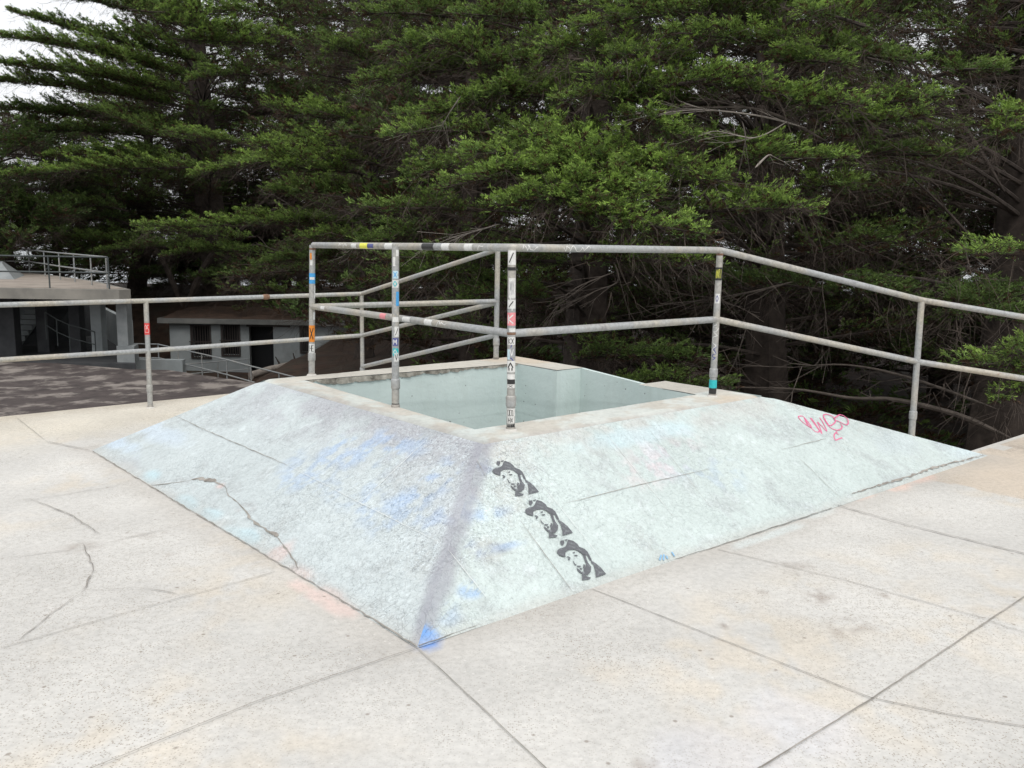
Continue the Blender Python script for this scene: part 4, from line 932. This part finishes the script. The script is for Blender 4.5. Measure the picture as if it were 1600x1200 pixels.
# ------------------------------------------------------------------ cypresses
UP = np.array([0, 0, 1.0])
def nrm(v): return v / np.maximum(np.linalg.norm(v, axis=-1, keepdims=True), 1e-9)
class Crown:
    def __init__(s, seed): s.r = np.random.default_rng(seed); s.b = []; s.d = []; s.n = []; s.len = []; s.wid = []; s.col = []; s.tw = []; s.limbs = []
    def limb(s, root, tip, width=.9, t0=.35, size=.16, dens=1.0, bright=1.0, sag=.0, rad=.07, brown=.08, thick=.18, twigs=1.0):
        r = s.r; root = np.array(root, float); tip = np.array(tip, float); L = np.linalg.norm(tip - root)
        mid1 = root + (tip - root) * .35 + UP * (sag * L * .12 + r.uniform(-.05, .12) * L * .5) + r.normal(0, .03 * L, 3)
        mid2 = root + (tip - root) * .7 + UP * (r.uniform(-.02, .06) * L) + r.normal(0, .02 * L, 3)
        ctrl = np.array([root, mid1, mid2, tip])
        def P(t):
            t = np.asarray(t)[..., None]; return (1 - t) ** 3 * ctrl[0] + 3 * (1 - t) ** 2 * t * ctrl[1] + 3 * (1 - t) * t * t * ctrl[2] + t ** 3 * ctrl[3]
        def D(t):
            t = np.asarray(t)[..., None]; return nrm(3 * (1 - t) ** 2 * (ctrl[1] - ctrl[0]) + 6 * (1 - t) * t * (ctrl[2] - ctrl[1]) + 3 * t * t * (ctrl[3] - ctrl[2]))
        s.limbs.append((P(np.linspace(0, 1, 8)), rad))
        # side branches
        Lf = L * (1 - t0); nb = max(6, int(Lf / (.105 * (size / .1) ** .8) * dens)); t = t0 + (1 - t0) * (np.arange(nb) + r.uniform(0, 1, nb)) / nb
        d = D(t); h = nrm(np.cross(d, UP)); side = r.choice([-1, 1], nb)[:, None]
        prof = np.clip((1 - (t - t0) / (1 - t0)) * 1.25 + .15, .12, 1) * np.clip((t - t0) / .12 + .35, .35, 1)
        bl = width * prof * r.uniform(.55, 1.15, nb)
        bd = nrm(d * r.uniform(.5, 1.1, (nb, 1)) + h * side * r.uniform(.45, 1.0, (nb, 1)) + UP * r.uniform(-.05, .38, (nb, 1)))
        bp = P(t)
        # feathery sprays along the side branches, each spray set with short pointed sprigs
        g_ = size / .10; sp = .045 * g_ / dens; m2 = np.maximum(4, (bl / sp).astype(int)); bi = np.repeat(np.arange(nb), m2)
        k = np.concatenate([np.arange(n) for n in m2]); u = (k + r.uniform(0, 1, len(k))) / m2[bi]; u = .08 + .92 * u
        sb = bp[bi] + bd[bi] * (bl[bi] * u)[:, None] + UP * (.12 * bl[bi] * u * u)[:, None]
        zj = r.normal(0, 1, len(bi)); sb = sb + r.normal(0, .03, sb.shape); sb[:, 2] += zj * thick * .32
        hh = nrm(np.cross(bd[bi], UP)) * r.choice([-1, 1], len(bi))[:, None]
        sdir = nrm(bd[bi] * r.uniform(.4, 1.1, (len(bi), 1)) + hh * r.uniform(.1, 1.0, (len(bi), 1)) + UP * r.uniform(-.1, .4, (len(bi), 1)))
        slen = r.uniform(.10, .30, len(bi)) * g_ ** .7 * (1.15 - .5 * u)
        q = 15; n = len(bi) * q; ti = np.repeat(np.arange(len(bi)), q); v = r.uniform(0, 1, n)
        base = sb[ti] + sdir[ti] * (slen[ti] * v)[:, None] + r.normal(0, .010, (n, 3)) * g_
        dr = nrm(sdir[ti] * .9 + r.normal(0, .42, (n, 3)) * np.array([1, 1, .7]) + UP * .2)
        ln = size * r.uniform(.45, 1.1, n) * (1.1 - .4 * v)
        tuft_c = r.uniform(.7, 1.25, nb)[bi] * r.uniform(.8, 1.2, len(bi))
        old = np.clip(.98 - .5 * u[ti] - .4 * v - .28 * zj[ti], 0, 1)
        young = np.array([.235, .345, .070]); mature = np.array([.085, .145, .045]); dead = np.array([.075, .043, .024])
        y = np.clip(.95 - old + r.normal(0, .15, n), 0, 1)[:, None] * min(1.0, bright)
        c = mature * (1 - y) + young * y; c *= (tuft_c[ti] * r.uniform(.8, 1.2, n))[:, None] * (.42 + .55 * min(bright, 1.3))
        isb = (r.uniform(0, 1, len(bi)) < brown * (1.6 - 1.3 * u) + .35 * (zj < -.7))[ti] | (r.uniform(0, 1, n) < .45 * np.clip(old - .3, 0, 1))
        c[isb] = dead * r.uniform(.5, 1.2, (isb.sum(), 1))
        s.b.append(base); s.d.append(dr); s.len.append(ln); s.wid.append(size * r.uniform(.13, .22, n)); s.col.append(c)
        # bare brown twigs: side branches themselves and hanging dead ones
        s.twig(bp, bp + bd * (bl * .95)[:, None], np.full(nb, .007))
        m = int((26 + 26 * L) * twigs * 1.1); tt = r.uniform(.08, .95, m); p = P(tt); dd = D(tt)
        td = nrm(dd * r.uniform(.1, 1, (m, 1)) + np.cross(dd, UP) * r.uniform(-1, 1, (m, 1)) + UP * r.uniform(-.75, .25, (m, 1)))
        e = p + td * r.uniform(.3, 1.3, (m, 1)); s.twig(p, e, r.uniform(.003, .008, m))
        m2 = m * 3; j = r.integers(0, m, m2); f = r.uniform(.3, 1, (m2, 1)); p2 = p[j] * (1 - f) + e[j] * f; s.twig(p2, p2 + nrm(td[j] + r.normal(0, .6, (m2, 3)) - UP * .15) * r.uniform(.15, .55, (m2, 1)), np.full(m2, .0035))
    def twig(s, a, b, w): s.tw.append((a, b, w))
    def build(s, parent, leaf=True, twmat='twig'):
        r = s.r
        if s.b:
            b = np.concatenate(s.b); d = np.concatenate(s.d); L = np.concatenate(s.len)[:, None]; Wd = np.concatenate(s.wid)[:, None]; c = np.concatenate(s.col); n = len(b)
            sd_ = nrm(np.cross(d, nrm(r.normal(0, 1, (n, 3)) + UP * .5)))
            v = np.stack([b - sd_ * Wd * .15, b + d * L * .45 + sd_ * Wd * .5, b + d * L, b + d * L * .5 - sd_ * Wd * .5], 1).reshape(-1, 3)
            f = np.arange(4 * n).reshape(-1, 4)
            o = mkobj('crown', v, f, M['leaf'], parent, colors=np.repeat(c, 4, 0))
            print('CROWN', parent.name, n)
        if s.tw:
            a = np.concatenate([t[0] for t in s.tw]); b = np.concatenate([t[1] for t in s.tw]); w = np.concatenate([t[2] for t in s.tw])[:, None]; n = len(a)
            mid = (a + b) / 2 + r.normal(0, .05, (n, 3)) * np.linalg.norm(b - a, axis=1, keepdims=True)
            d = nrm(b - a); s1 = nrm(np.cross(d, nrm(r.normal(0, 1, (n, 3)) * .4 + np.array([0, 1, .2]))))
            v = np.stack([a - s1 * w, a + s1 * w, mid - s1 * w * .7, mid + s1 * w * .7, b], 1).reshape(-1, 3); k = np.arange(n)[:, None] * 5
            f = np.concatenate([np.stack([k, k + 1, k + 3], -1).reshape(-1, 3), np.stack([k, k + 3, k + 2], -1).reshape(-1, 3), np.stack([k + 2, k + 3, k + 4], -1).reshape(-1, 3)])
            mkobj('dead_twigs', v, f, M[twmat], parent)
        mb = MB()
        for P, rad in s.limbs: mb.tube([Vector(p) for p in P], [rad * (1 - .85 * i / 7) for i in range(8)], 6, cap=False)
        mb.build('limbs', M['bark'], parent, smooth=True)
def trunk_mesh(parent, pts, rads, n=18, seed=0):
    """fluted bark trunk"""
    r = random.Random(seed); P = []; Rr = []
    pts = [Vector(p) for p in pts]
    for i in range(len(pts) - 1):
        for k in range(8): P.append(pts[i].lerp(pts[i + 1], k / 8)); Rr.append(rads[i] + (rads[i + 1] - rads[i]) * k / 8)
    P.append(pts[-1]); Rr.append(rads[-1]); mb = MB(); mb.tube(P, Rr, n)
    ph = [r.uniform(0, 6.3) for _ in range(6)]
    for i, v in enumerate(mb.v):
        k = min(i // n, len(P) - 1); a = (i % n) / n * 2 * math.pi; q = v - P[k]
        f = 1 + .10 * math.sin(5 * a + ph[0] + k * .12) + .06 * math.sin(9 * a + ph[1] - k * .2) + .05 * math.sin(k * .9 + ph[2])
        mb.v[i] = P[k] + q * f
    return mb.build('trunk', M['bark'], parent, smooth=True)
def cypress(name, label, x, y, r0, height, seed, lean=(0, 0), explicit=(), nfill=30, fl=(2.5, 5.0), size=.10, dens=.8, bright=.75, zmin=.5, group='cypresses behind the ledge', azr=(-180, 180), brown=.1, fw=1.0, t0=.3, zmax=None, tw=.6):
    z0 = float(gh(x, y)) - .3; t = empty(name, (x, y, z0 + .3)); finish(t, label, 'tree', group)
    top = Vector((x + lean[0], y + lean[1], z0 + height)); base = Vector((x, y, z0)); m1 = base.lerp(top, .35) + Vector((lean[0] * .12, 0, 0))
    trunk_mesh(t, [base, base + Vector((0, 0, .5)), m1, base.lerp(top, .7), top], [r0 * 1.5, r0 * 1.1, r0 * .85, r0 * .5, r0 * .12], seed=seed)
    C = Crown(seed); rg = C.r
    def tr_at(z):
        k = min(max((z - z0) / height, 0), 1); p = base.lerp(top, k); return np.array([p.x, p.y, p.z])
    for e in explicit:
        (xr, yr, xt, yt, Yt) = e[:5]; kw = e[5] if len(e) > 5 else {}
        tip = at(xt, yt, Yt); rt = at(xr, yr, Yt + kw.get('dy', 1.2)); fw_ = kw.get('w', .9)
        tz = max(z0 + 1, rt.z - .8); tk = tr_at(tz + rg.uniform(-.3, .3))
        # a bare part from the trunk to where foliage starts, then the leafy part
        C.limbs.append((np.array([tk + (np.array(rt) - tk) * q + UP * (.25 * math.sin(q * 3.1)) for q in np.linspace(0, 1, 8)]), .05))
        C.limb(rt, tip, width=fw_, t0=.0, size=kw.get('s', size * .8), dens=kw.get('d', 1.25), twigs=kw.get('t', .45), bright=kw.get('b', 1.1), rad=.035, brown=kw.get('br', .05), thick=kw.get('th', .13))
    hi = zmax or height
    for i in range(nfill):
        z = z0 + 1.0 + zmin + (hi - 1.8 - zmin) * ((i + rg.uniform(0, 1)) / nfill) ** .9; az = math.radians(rg.uniform(*azr))
        q = (z - z0) / height; L = rg.uniform(*fl) * (1.15 - .75 * q); a = tr_at(z)
        e = a + np.array([math.sin(az) * L, -math.cos(az) * L, L * rg.uniform(-.08, .28)])
        C.limb(a, e, width=fw * rg.uniform(.8, 1.25), t0=t0, twigs=tw, size=size, dens=dens, bright=bright * rg.uniform(.7, 1.25), rad=.05, brown=brown, thick=.3)
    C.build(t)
    return t
B = dict; trees = {}
trees['edge'] = cypress('cypress_tree', 'big dark cypress at the right edge with a thick furrowed trunk', 9.7, 17.5, .62, 15, 1, (.3, .2), [
    (1460, 120, 1572, 108, 13.5, B(w=.5, b=.7)), (1290, 78, 1445, 96, 13.5, B(w=.5, b=.7)), (1600, 178, 1566, 178, 12, B(w=.3)), (1600, 200, 1560, 208, 12, B(w=.4)),
    (1320, 168, 1480, 150, 13, B(w=.6, b=1.2)), (1290, 190, 1450, 178, 13, B(w=.6)), (1380, 215, 1510, 198, 13.5, B(w=.5, b=.8)), (1360, 240, 1508, 246, 13, B(w=.5, b=.9)), (1290, 262, 1420, 235, 13.3, B(w=.5, b=.6)),
    (1640, 396, 1505, 396, 9.5, B(w=.35, b=1.3, s=.07, dy=.3)), (1650, 540, 1560, 556, 9.5, B(w=.3, b=.8, s=.07, dy=.3)), (1650, 575, 1492, 566, 9.5, B(w=.35, b=1.1, s=.07, dy=.3)), (1650, 600, 1550, 624, 9.5, B(w=.3, b=1.1, s=.07, dy=.3)),
    (1300, 430, 1440, 470, 13, B(w=.7, b=.45)), (1480, 470, 1590, 500, 12, B(w=.7, b=.45)), (1600, 450, 1480, 490, 12.5, B(w=.6, b=.4))], nfill=64, zmin=1.2, brown=.3, bright=.56, azr=(55, 305))
trees['broad'] = cypress('cypress_tree', 'broad cypress with bright flat boughs spreading behind the right of the railing', 5.6, 19.5, .42, 15, 2, (-.6, 0), [
    (1330, 25, 1080, -5, 14.5, B(w=.9, b=1)), (1180, 30, 905, 8, 14.5, B(w=1.1, b=1.15)), (1240, 50, 890, 42, 14.3, B(w=1.1, b=1.1)), (1350, 75, 1040, 50, 14, B(w=.9, b=1.0)), (1350, 40, 1260, 20, 13.5, B(w=.7, b=1.0)),
    (960, 150, 1210, 118, 13.5, B(w=.8, b=1.3)), (1060, 125, 915, 112, 13.8, B(w=.6, b=1.1)), (1130, 160, 870, 158, 14, B(w=.8, b=1)), (1100, 130, 1270, 160, 13.3, B(w=.7, b=1.2)), (1180, 160, 1350, 168, 13, B(w=.7, b=1.2)),
    (1130, 258, 1325, 247, 12.8, B(w=.8, b=1.2)), (1000, 90, 860, 75, 14.3, B(w=1, b=1)), (1080, 95, 960, 85, 14, B(w=.9, b=1.05)), (1200, 95, 1320, 100, 13.5, B(w=.8, b=.9)), (1250, 300, 1330, 285, 13, B(w=.7, b=.9)), (1100, 240, 1200, 225, 13.5, B(w=.6, b=.8)), (1060, 335, 1280, 330, 12.2, B(w=.7, b=1.25)), (1050, 290, 1125, 282, 12.6, B(w=.6, b=1.1)), (1090, 320, 1235, 312, 12.6, B(w=.6, b=1)),
    (950, 345, 1112, 368, 11.6, B(w=.6, b=1.4, s=.08)), (900, 405, 1110, 412, 12, B(w=.5, b=1.2, s=.08)), (1300, 460, 1100, 440, 14, B(w=.7, b=.4)), (930, 600, 1140, 605, 12.5, B(w=.7, b=.6)), (900, 560, 1100, 560, 13, B(w=.7, b=.5)), (1000, 620, 1060, 585, 12.5, B(w=.5, b=.7))], nfill=64, zmin=1.0, brown=.3, bright=.56)
trees['centre'] = cypress('cypress_tree', 'dense central cypress with layered bright green boughs above the railing', 1.6, 20.5, .45, 15, 3, (.3, 0), [
    (980, 235, 700, 292, 13, B(w=1.2, b=1.25)), (1000, 245, 730, 240, 13.4, B(w=1.1, b=1.15)), (1060, 310, 770, 322, 12.4, B(w=1.1, b=1.3)), (960, 260, 1080, 262, 13, B(w=.9, b=1.1)), (880, 330, 1000, 352, 12.2, B(w=.8, b=1.2)),
    (900, 280, 1010, 310, 12.4, B(w=.9, b=1.2)), (860, 300, 980, 330, 12.2, B(w=.9, b=1.3)), (760, 330, 560, 322, 14, B(w=.7, b=.8)), (1020, 275, 760, 268, 12.8, B(w=1.1, b=1.25)), (1000, 290, 820, 300, 12.5, B(w=1, b=1.3)), (960, 215, 800, 215, 14, B(w=.9, b=1)), (900, 120, 700, 170, 15.5, B(w=1, b=.9)), (820, 140, 680, 60, 16, B(w=1, b=.9)), (960, 190, 1090, 215, 13.4, B(w=.8, b=1)), (820, 170, 620, 178, 15.5, B(w=.9, b=.9)), (850, 200, 600, 215, 15, B(w=1, b=1)),
    (880, 150, 760, 150, 15.5, B(w=.9, b=.9)), (740, 30, 560, 22, 17, B(w=1, b=.8)), (800, 60, 600, 80, 16.5, B(w=1, b=.8)), (860, 40, 720, 20, 16.5, B(w=1, b=.8)), (780, 100, 560, 130, 16.5, B(w=1, b=.8)), (900, 90, 740, 100, 16, B(w=.9, b=.8)),
    (760, 240, 640, 285, 14.5, B(w=.8, b=.9)), (900, 410, 600, 405, 13.5, B(w=.7, b=.7)), (800, 440, 590, 430, 13.5, B(w=.7, b=.6)), (850, 470, 700, 470, 13.5, B(w=.7, b=.5)), (700, 350, 560, 385, 14.5, B(w=.7, b=.7))], nfill=64, zmin=1.2, brown=.3, bright=.56)
trees['thin'] = cypress('cypress_tree', 'cypress with a thin dark trunk left of centre behind the railing corner', -5.6, 34, .3, 15, 4, (.6, 0), [
    (600, 200, 420, 165, 26.0, B(w=1.40, b=1)), (590, 240, 400, 225, 25.5, B(w=1.54, b=1.15)), (600, 260, 360, 258, 25.0, B(w=1.54, b=1.2)), (560, 190, 500, 175, 25.5, B(w=1.12, b=1)), (640, 215, 540, 205, 25.0, B(w=1.12, b=.9)),
    (560, 270, 440, 262, 25.0, B(w=1.40, b=1.1)), (640, 60, 505, 85, 27.0, B(w=1.12, b=.9)), (640, 120, 500, 62, 27.0, B(w=1.12, b=.7)), (560, 300, 420, 300, 25.0, B(w=1.4, b=.8)), (680, 160, 560, 150, 26.0, B(w=1.3, b=.8)), (560, 400, 400, 415, 26.0, B(w=1.2, b=.6)), (560, 350, 395, 348, 26.0, B(w=1.12, b=.9)), (600, 370, 480, 372, 25.0, B(w=0.98, b=.9))], nfill=70, zmin=2.0, brown=.3, bright=.56, size=.12, fl=(3, 6.5))
trees['left'] = cypress('cypress_tree', 'spreading cypress on the left with tiers pointing out to the white sky', -16.6, 51, .75, 22, 5, (-1.0, 0), [
    (360, 60, 75, -8, 41.4, B(w=2.12, d=1.6, b=.7)), (330, 100, 18, 18, 41.4, B(w=1.89, d=1.6, b=.8)), (300, 120, 2, 58, 40.6, B(w=2.12, d=1.6, b=.9)), (300, 150, -20, 95, 40.6, B(w=2.12, d=1.6, b=.9)), (280, 165, -30, 125, 41.4, B(w=2.12, d=1.6, b=.9)), (260, 195, -20, 168, 43.0, B(w=2.12, d=1.6, b=.6)),
    (240, 30, 460, 62, 38.2, B(w=1.75, b=1.1)), (270, 60, 420, 68, 38.2, B(w=1.75, b=1.1)), (200, 15, 400, 18, 38.2, B(w=1.75, b=1)), (300, 220, 130, 168, 39.8, B(w=1.57, b=.7)), (380, 80, 250, 15, 39.8, B(w=1.75, b=1)), (400, 120, 300, 125, 38.2, B(w=1.57, b=.8)),
    (330, 262, -10, 278, 39.8, B(w=1.93, b=1.15)), (300, 250, 60, 245, 41.4, B(w=1.75, b=.8)), (260, 215, 40, 205, 43.0, B(w=1.75, b=.6)), (430, 395, 260, 400, 37.0, B(w=1.5, b=.7)), (330, 385, 150, 395, 42.0, B(w=1.5, b=.6)), (420, 430, 300, 432, 44.0, B(w=1.3, b=.4)), (200, 425, 330, 445, 49.0, B(w=1.4, b=.3, t=3)), (300, 415, 440, 440, 49.0, B(w=1.4, b=.3, t=3)), (340, 440, 230, 452, 50.0, B(w=1.2, b=.3, t=3)), (400, 445, 500, 425, 48.0, B(w=1.4, b=.3, t=3)), (470, 425, 380, 455, 50.0, B(w=1.2, b=.3, t=3)), (240, 380, 90, 372, 43.0, B(w=1.6, b=.6)), (480, 340, 210, 352, 35.8, B(w=1.57, b=1.2)), (400, 230, 265, 205, 37.4, B(w=1.57, b=1)), (440, 250, 300, 275, 36.6, B(w=1.57, b=1)), (400, 370, 220, 362, 37.4, B(w=1.05, b=.9)), (200, 330, 0, 318, 43.0, B(w=1.57, b=.6))], nfill=100, fl=(5, 10.5), zmin=1.6, brown=.28, size=.17, fw=1.9, bright=.56)
cypress('cypress_tree', 'leaning cypress beyond the pavilion roof in the far left background', -22, 53, .5, 12.5, 6, (1.5, 0), [], nfill=80, fl=(4.5, 7.5), size=.2, dens=.8, fw=1.8, zmin=.8, brown=.2, group='cypresses behind the ledge', bright=.7)
cypress('pine_tree', 'grey green pine at the left edge above the pavilion terrace', -24, 44, .4, 12.4, 7, (-1, 0), [], nfill=90, fl=(5, 9), size=.22, dens=.8, fw=1.8, bright=.35, zmin=3.0, group=None, brown=.02)
bk = [(-1, 31, 17, 'behind the thin trunked cypress left of centre'), (3.5, 29, 17, 'behind the dense central cypress'), (9, 28, 17, 'between the broad cypress and the right edge trunk'),
      (14, 23, 17, 'beyond the thick trunk at the right edge'), (17.5, 30, 18, 'at the far right behind the others'), (-9.5, 52.5, 18, 'above the right end of the grey building'),
      (-12.5, 57, 19, 'beyond the middle of the grey building roof'), (1.5, 38, 18, 'deep behind the centre'), (8, 38, 18, 'deep behind the broad right cypress'), (-1.2, 25.5, 16, 'just left of the dense central cypress'),
      (-28, 56, 11, 'beyond the pavilion between the pine and the leaning tree'), (-21, 60, 19, 'seen over the gap between pavilion and grey building'), (-6, 46, 18, 'right of the grey building roof end'),
      (-4, 53, 19, 'deep behind the left corner of the railing'), (6.6, 24, 16, 'directly behind the trunk of the broad cypress'), (12.5, 20.5, 16, 'close behind the thick right edge trunk'), (13, 37, 18, 'deep behind the right edge trunk'), (-35, 50, 10.5, 'past the left end of the pavilion'), (-16, 64, 20, 'tall and deep between the big left trunk and the thin trunk'), (13.4, 28, 17, 'just left of and deep behind the thick edge trunk'), (16.5, 26, 16, 'right of the thick edge trunk, half out of view'), (-14.5, 62, 6.5, 'low and small on the crest beyond the grey building'), (-19, 62, 6.5, 'low and small on the crest beyond the pavilion corner'), (-9.5, 61, 6.5, 'low and small on the crest right of the big trunk')]
for i, (x, y, h, wh) in enumerate(bk):
    lo = -.4
    big = 1.0 if y < 45 else 1.45
    cypress('cypress_tree', 'dark background cypress ' + wh, x, y, .3, h, 20 + i, (0, 0), [], nfill=64, fl=(3 * big, 5.8 * big), size=.2 * big ** .5, dens=.8, bright=.42, zmin=lo, brown=.4, group='background cypresses', t0=.1, fw=1.5 * big)

def bare(tree, name, pts, r0, mat='bark', twigs=0, seed=0, spread=.7):
    """a bare branch of that tree through world points, with side twigs"""
    P = smooth3([Vector(p) for p in pts]); mb = MB(); n = len(P)
    r0 *= .62
    mb.tube(P, [r0 * min(1, .15 + 5 * i / (n - 1)) * (1 - .85 * i / (n - 1)) for i in range(n)], 7); rd = random.Random(seed)
    for k in range(twigs):
        i = rd.randrange(n // 5, n - 1); p = P[i]; d = (P[i + 1] - P[i]).normalized()
        dd = (d + Vector((rd.uniform(-1, 1), rd.uniform(-1, 1), rd.uniform(-.8, .5))) * spread).normalized(); L = rd.uniform(.3, 1.1)
        q1 = p + dd * L * .5; q2 = q1 + (dd + Vector((rd.uniform(-.5, .5), rd.uniform(-.3, .3), rd.uniform(-.4, .3)))).normalized() * L * .5
        mb.tube([p, q1, q2], [r0 * .3, r0 * .2, .003], 5)
        for _ in range(2):
            e = q1 + (dd + Vector((rd.uniform(-.9, .9), rd.uniform(-.5, .5), rd.uniform(-.6, .5)))).normalized() * L * .35
            mb.tube([q1, e], [r0 * .16, .003], 4)
    return mb.build(name, M[mat], tree, smooth=True)
def smooth3(P, n=6):
    out = []
    for i in range(len(P) - 1):
        p0, p1, p2, p3 = P[max(i - 1, 0)], P[i], P[i + 1], P[min(i + 2, len(P) - 1)]
        for k in range(n):
            t = k / n; out.append(.5 * ((2 * p1) + (p2 - p0) * t + (2 * p0 - 5 * p1 + 4 * p2 - p3) * t * t + (3 * p1 - p0 - 3 * p2 + p3) * t ** 3))
    return out + [P[-1]]
TB, TC, TD, TE = trees['edge'], trees['broad'], trees['centre'], trees['thin']
def ats(l, Y): return [at(x, y, Y + i * .15) for i, (x, y) in enumerate(l)]
bare(TB, 'bare_branch', ats([(1590, 690), (1500, 650), (1400, 625), (1330, 622), (1240, 608), (1120, 605)], 13.2), .085, 'branch', 10, 1)
bare(TB, 'bare_branch', ats([(1560, 640), (1420, 590), (1320, 570), (1230, 575)], 13.5), .05, 'branch', 10, 2)
bare(TB, 'bare_branch', ats([(1570, 300), (1500, 190), (1440, 130), (1400, 60)], 15.0), .075, 'bark', 12, 3)
bare(TB, 'bare_branch', ats([(1560, 420), (1480, 330), (1410, 260), (1380, 200)], 14.6), .045, 'bark', 12, 4)
bare(TC, 'bare_branch', ats([(1290, 220), (1200, 175), (1120, 168), (1010, 178)], 13.6), .05, 'branch', 14, 5, .5)
bare(TC, 'bare_branch', ats([(1260, 200), (1180, 180), (1080, 172), (990, 186)], 13.5), .03, 'paletwig', 12, 6, .4)
bare(TC, 'bare_branch', ats([(1160, 190), (1165, 215), (1162, 235), (1166, 252)], 12.6), .018, 'paletwig', 2, 7, .4)
bare(TC, 'bare_branch', ats([(1230, 190), (1180, 215), (1120, 205), (1090, 212)], 13.0), .02, 'paletwig', 6, 8, .5)
bare(TC, 'bare_branch', ats([(1180, 262), (1198, 244), (1206, 242)], 12.3), .03, 'paletwig', 2, 9, .4)
bare(TC, 'bare_branch', ats([(960, 410), (965, 440), (930, 455), (880, 480)], 12.0), .022, 'branch', 8, 10, .6)
bare(TC, 'bare_branch', ats([(960, 425), (900, 450), (870, 478)], 12.2), .02, 'branch', 8, 11, .6)
bare(TC, 'bare_branch', ats([(1240, 440), (1180, 455), (1090, 470), (1030, 475)], 14.0), .04, 'branch', 12, 12, .6)
bare(TC, 'bare_branch', ats([(1100, 400), (1110, 430), (1130, 470), (1160, 480)], 12.6), .018, 'branch', 8, 13, .7)
bare(TC, 'bare_branch', ats([(1170, 500), (1150, 560), (1130, 600), (1110, 640)], 12.6), .016, 'branch', 8, 14, .6)
bare(TC, 'bare_branch', ats([(1290, 410), (1285, 450), (1290, 500), (1275, 520)], 12.6), .016, 'branch', 10, 15, .6)
bare(TD, 'bare_branch', ats([(780, 350), (740, 362), (700, 372)], 13.2), .022, 'paletwig', 10, 16, .8)
bare(TD, 'bare_branch', ats([(720, 150), (700, 180), (690, 200)], 15.0), .02, 'paletwig', 12, 17, .9)
bare(TD, 'bare_branch', ats([(870, 180), (845, 200), (825, 215)], 14.0), .02, 'paletwig', 5, 18, .6)
bare(TE, 'bare_branch', ats([(620, 350), (540, 390), (470, 400), (400, 380)], 27), .06, 'branch', 16, 19, .6)
bare(TE, 'bare_branch', ats([(600, 330), (500, 340), (420, 300)], 27), .05, 'branch', 12, 20, .6)
bare(TE, 'bare_branch', ats([(560, 372), (553, 385), (545, 392)], 24), .03, 'paletwig', 5, 21, .6)
bare(trees['left'], 'bare_branch', ats([(290, 480), (330, 400), (390, 350), (440, 320)], 46), .35, 'bark', 14, 22, .5)
bare(trees['left'], 'bare_branch', ats([(285, 480), (250, 400), (200, 350), (120, 330)], 46), .3, 'bark', 14, 23, .5)
bare(trees['left'], 'bare_branch', ats([(420, 430), (440, 380), (500, 350), (520, 300)], 48), .25, 'bark', 14, 24, .5)
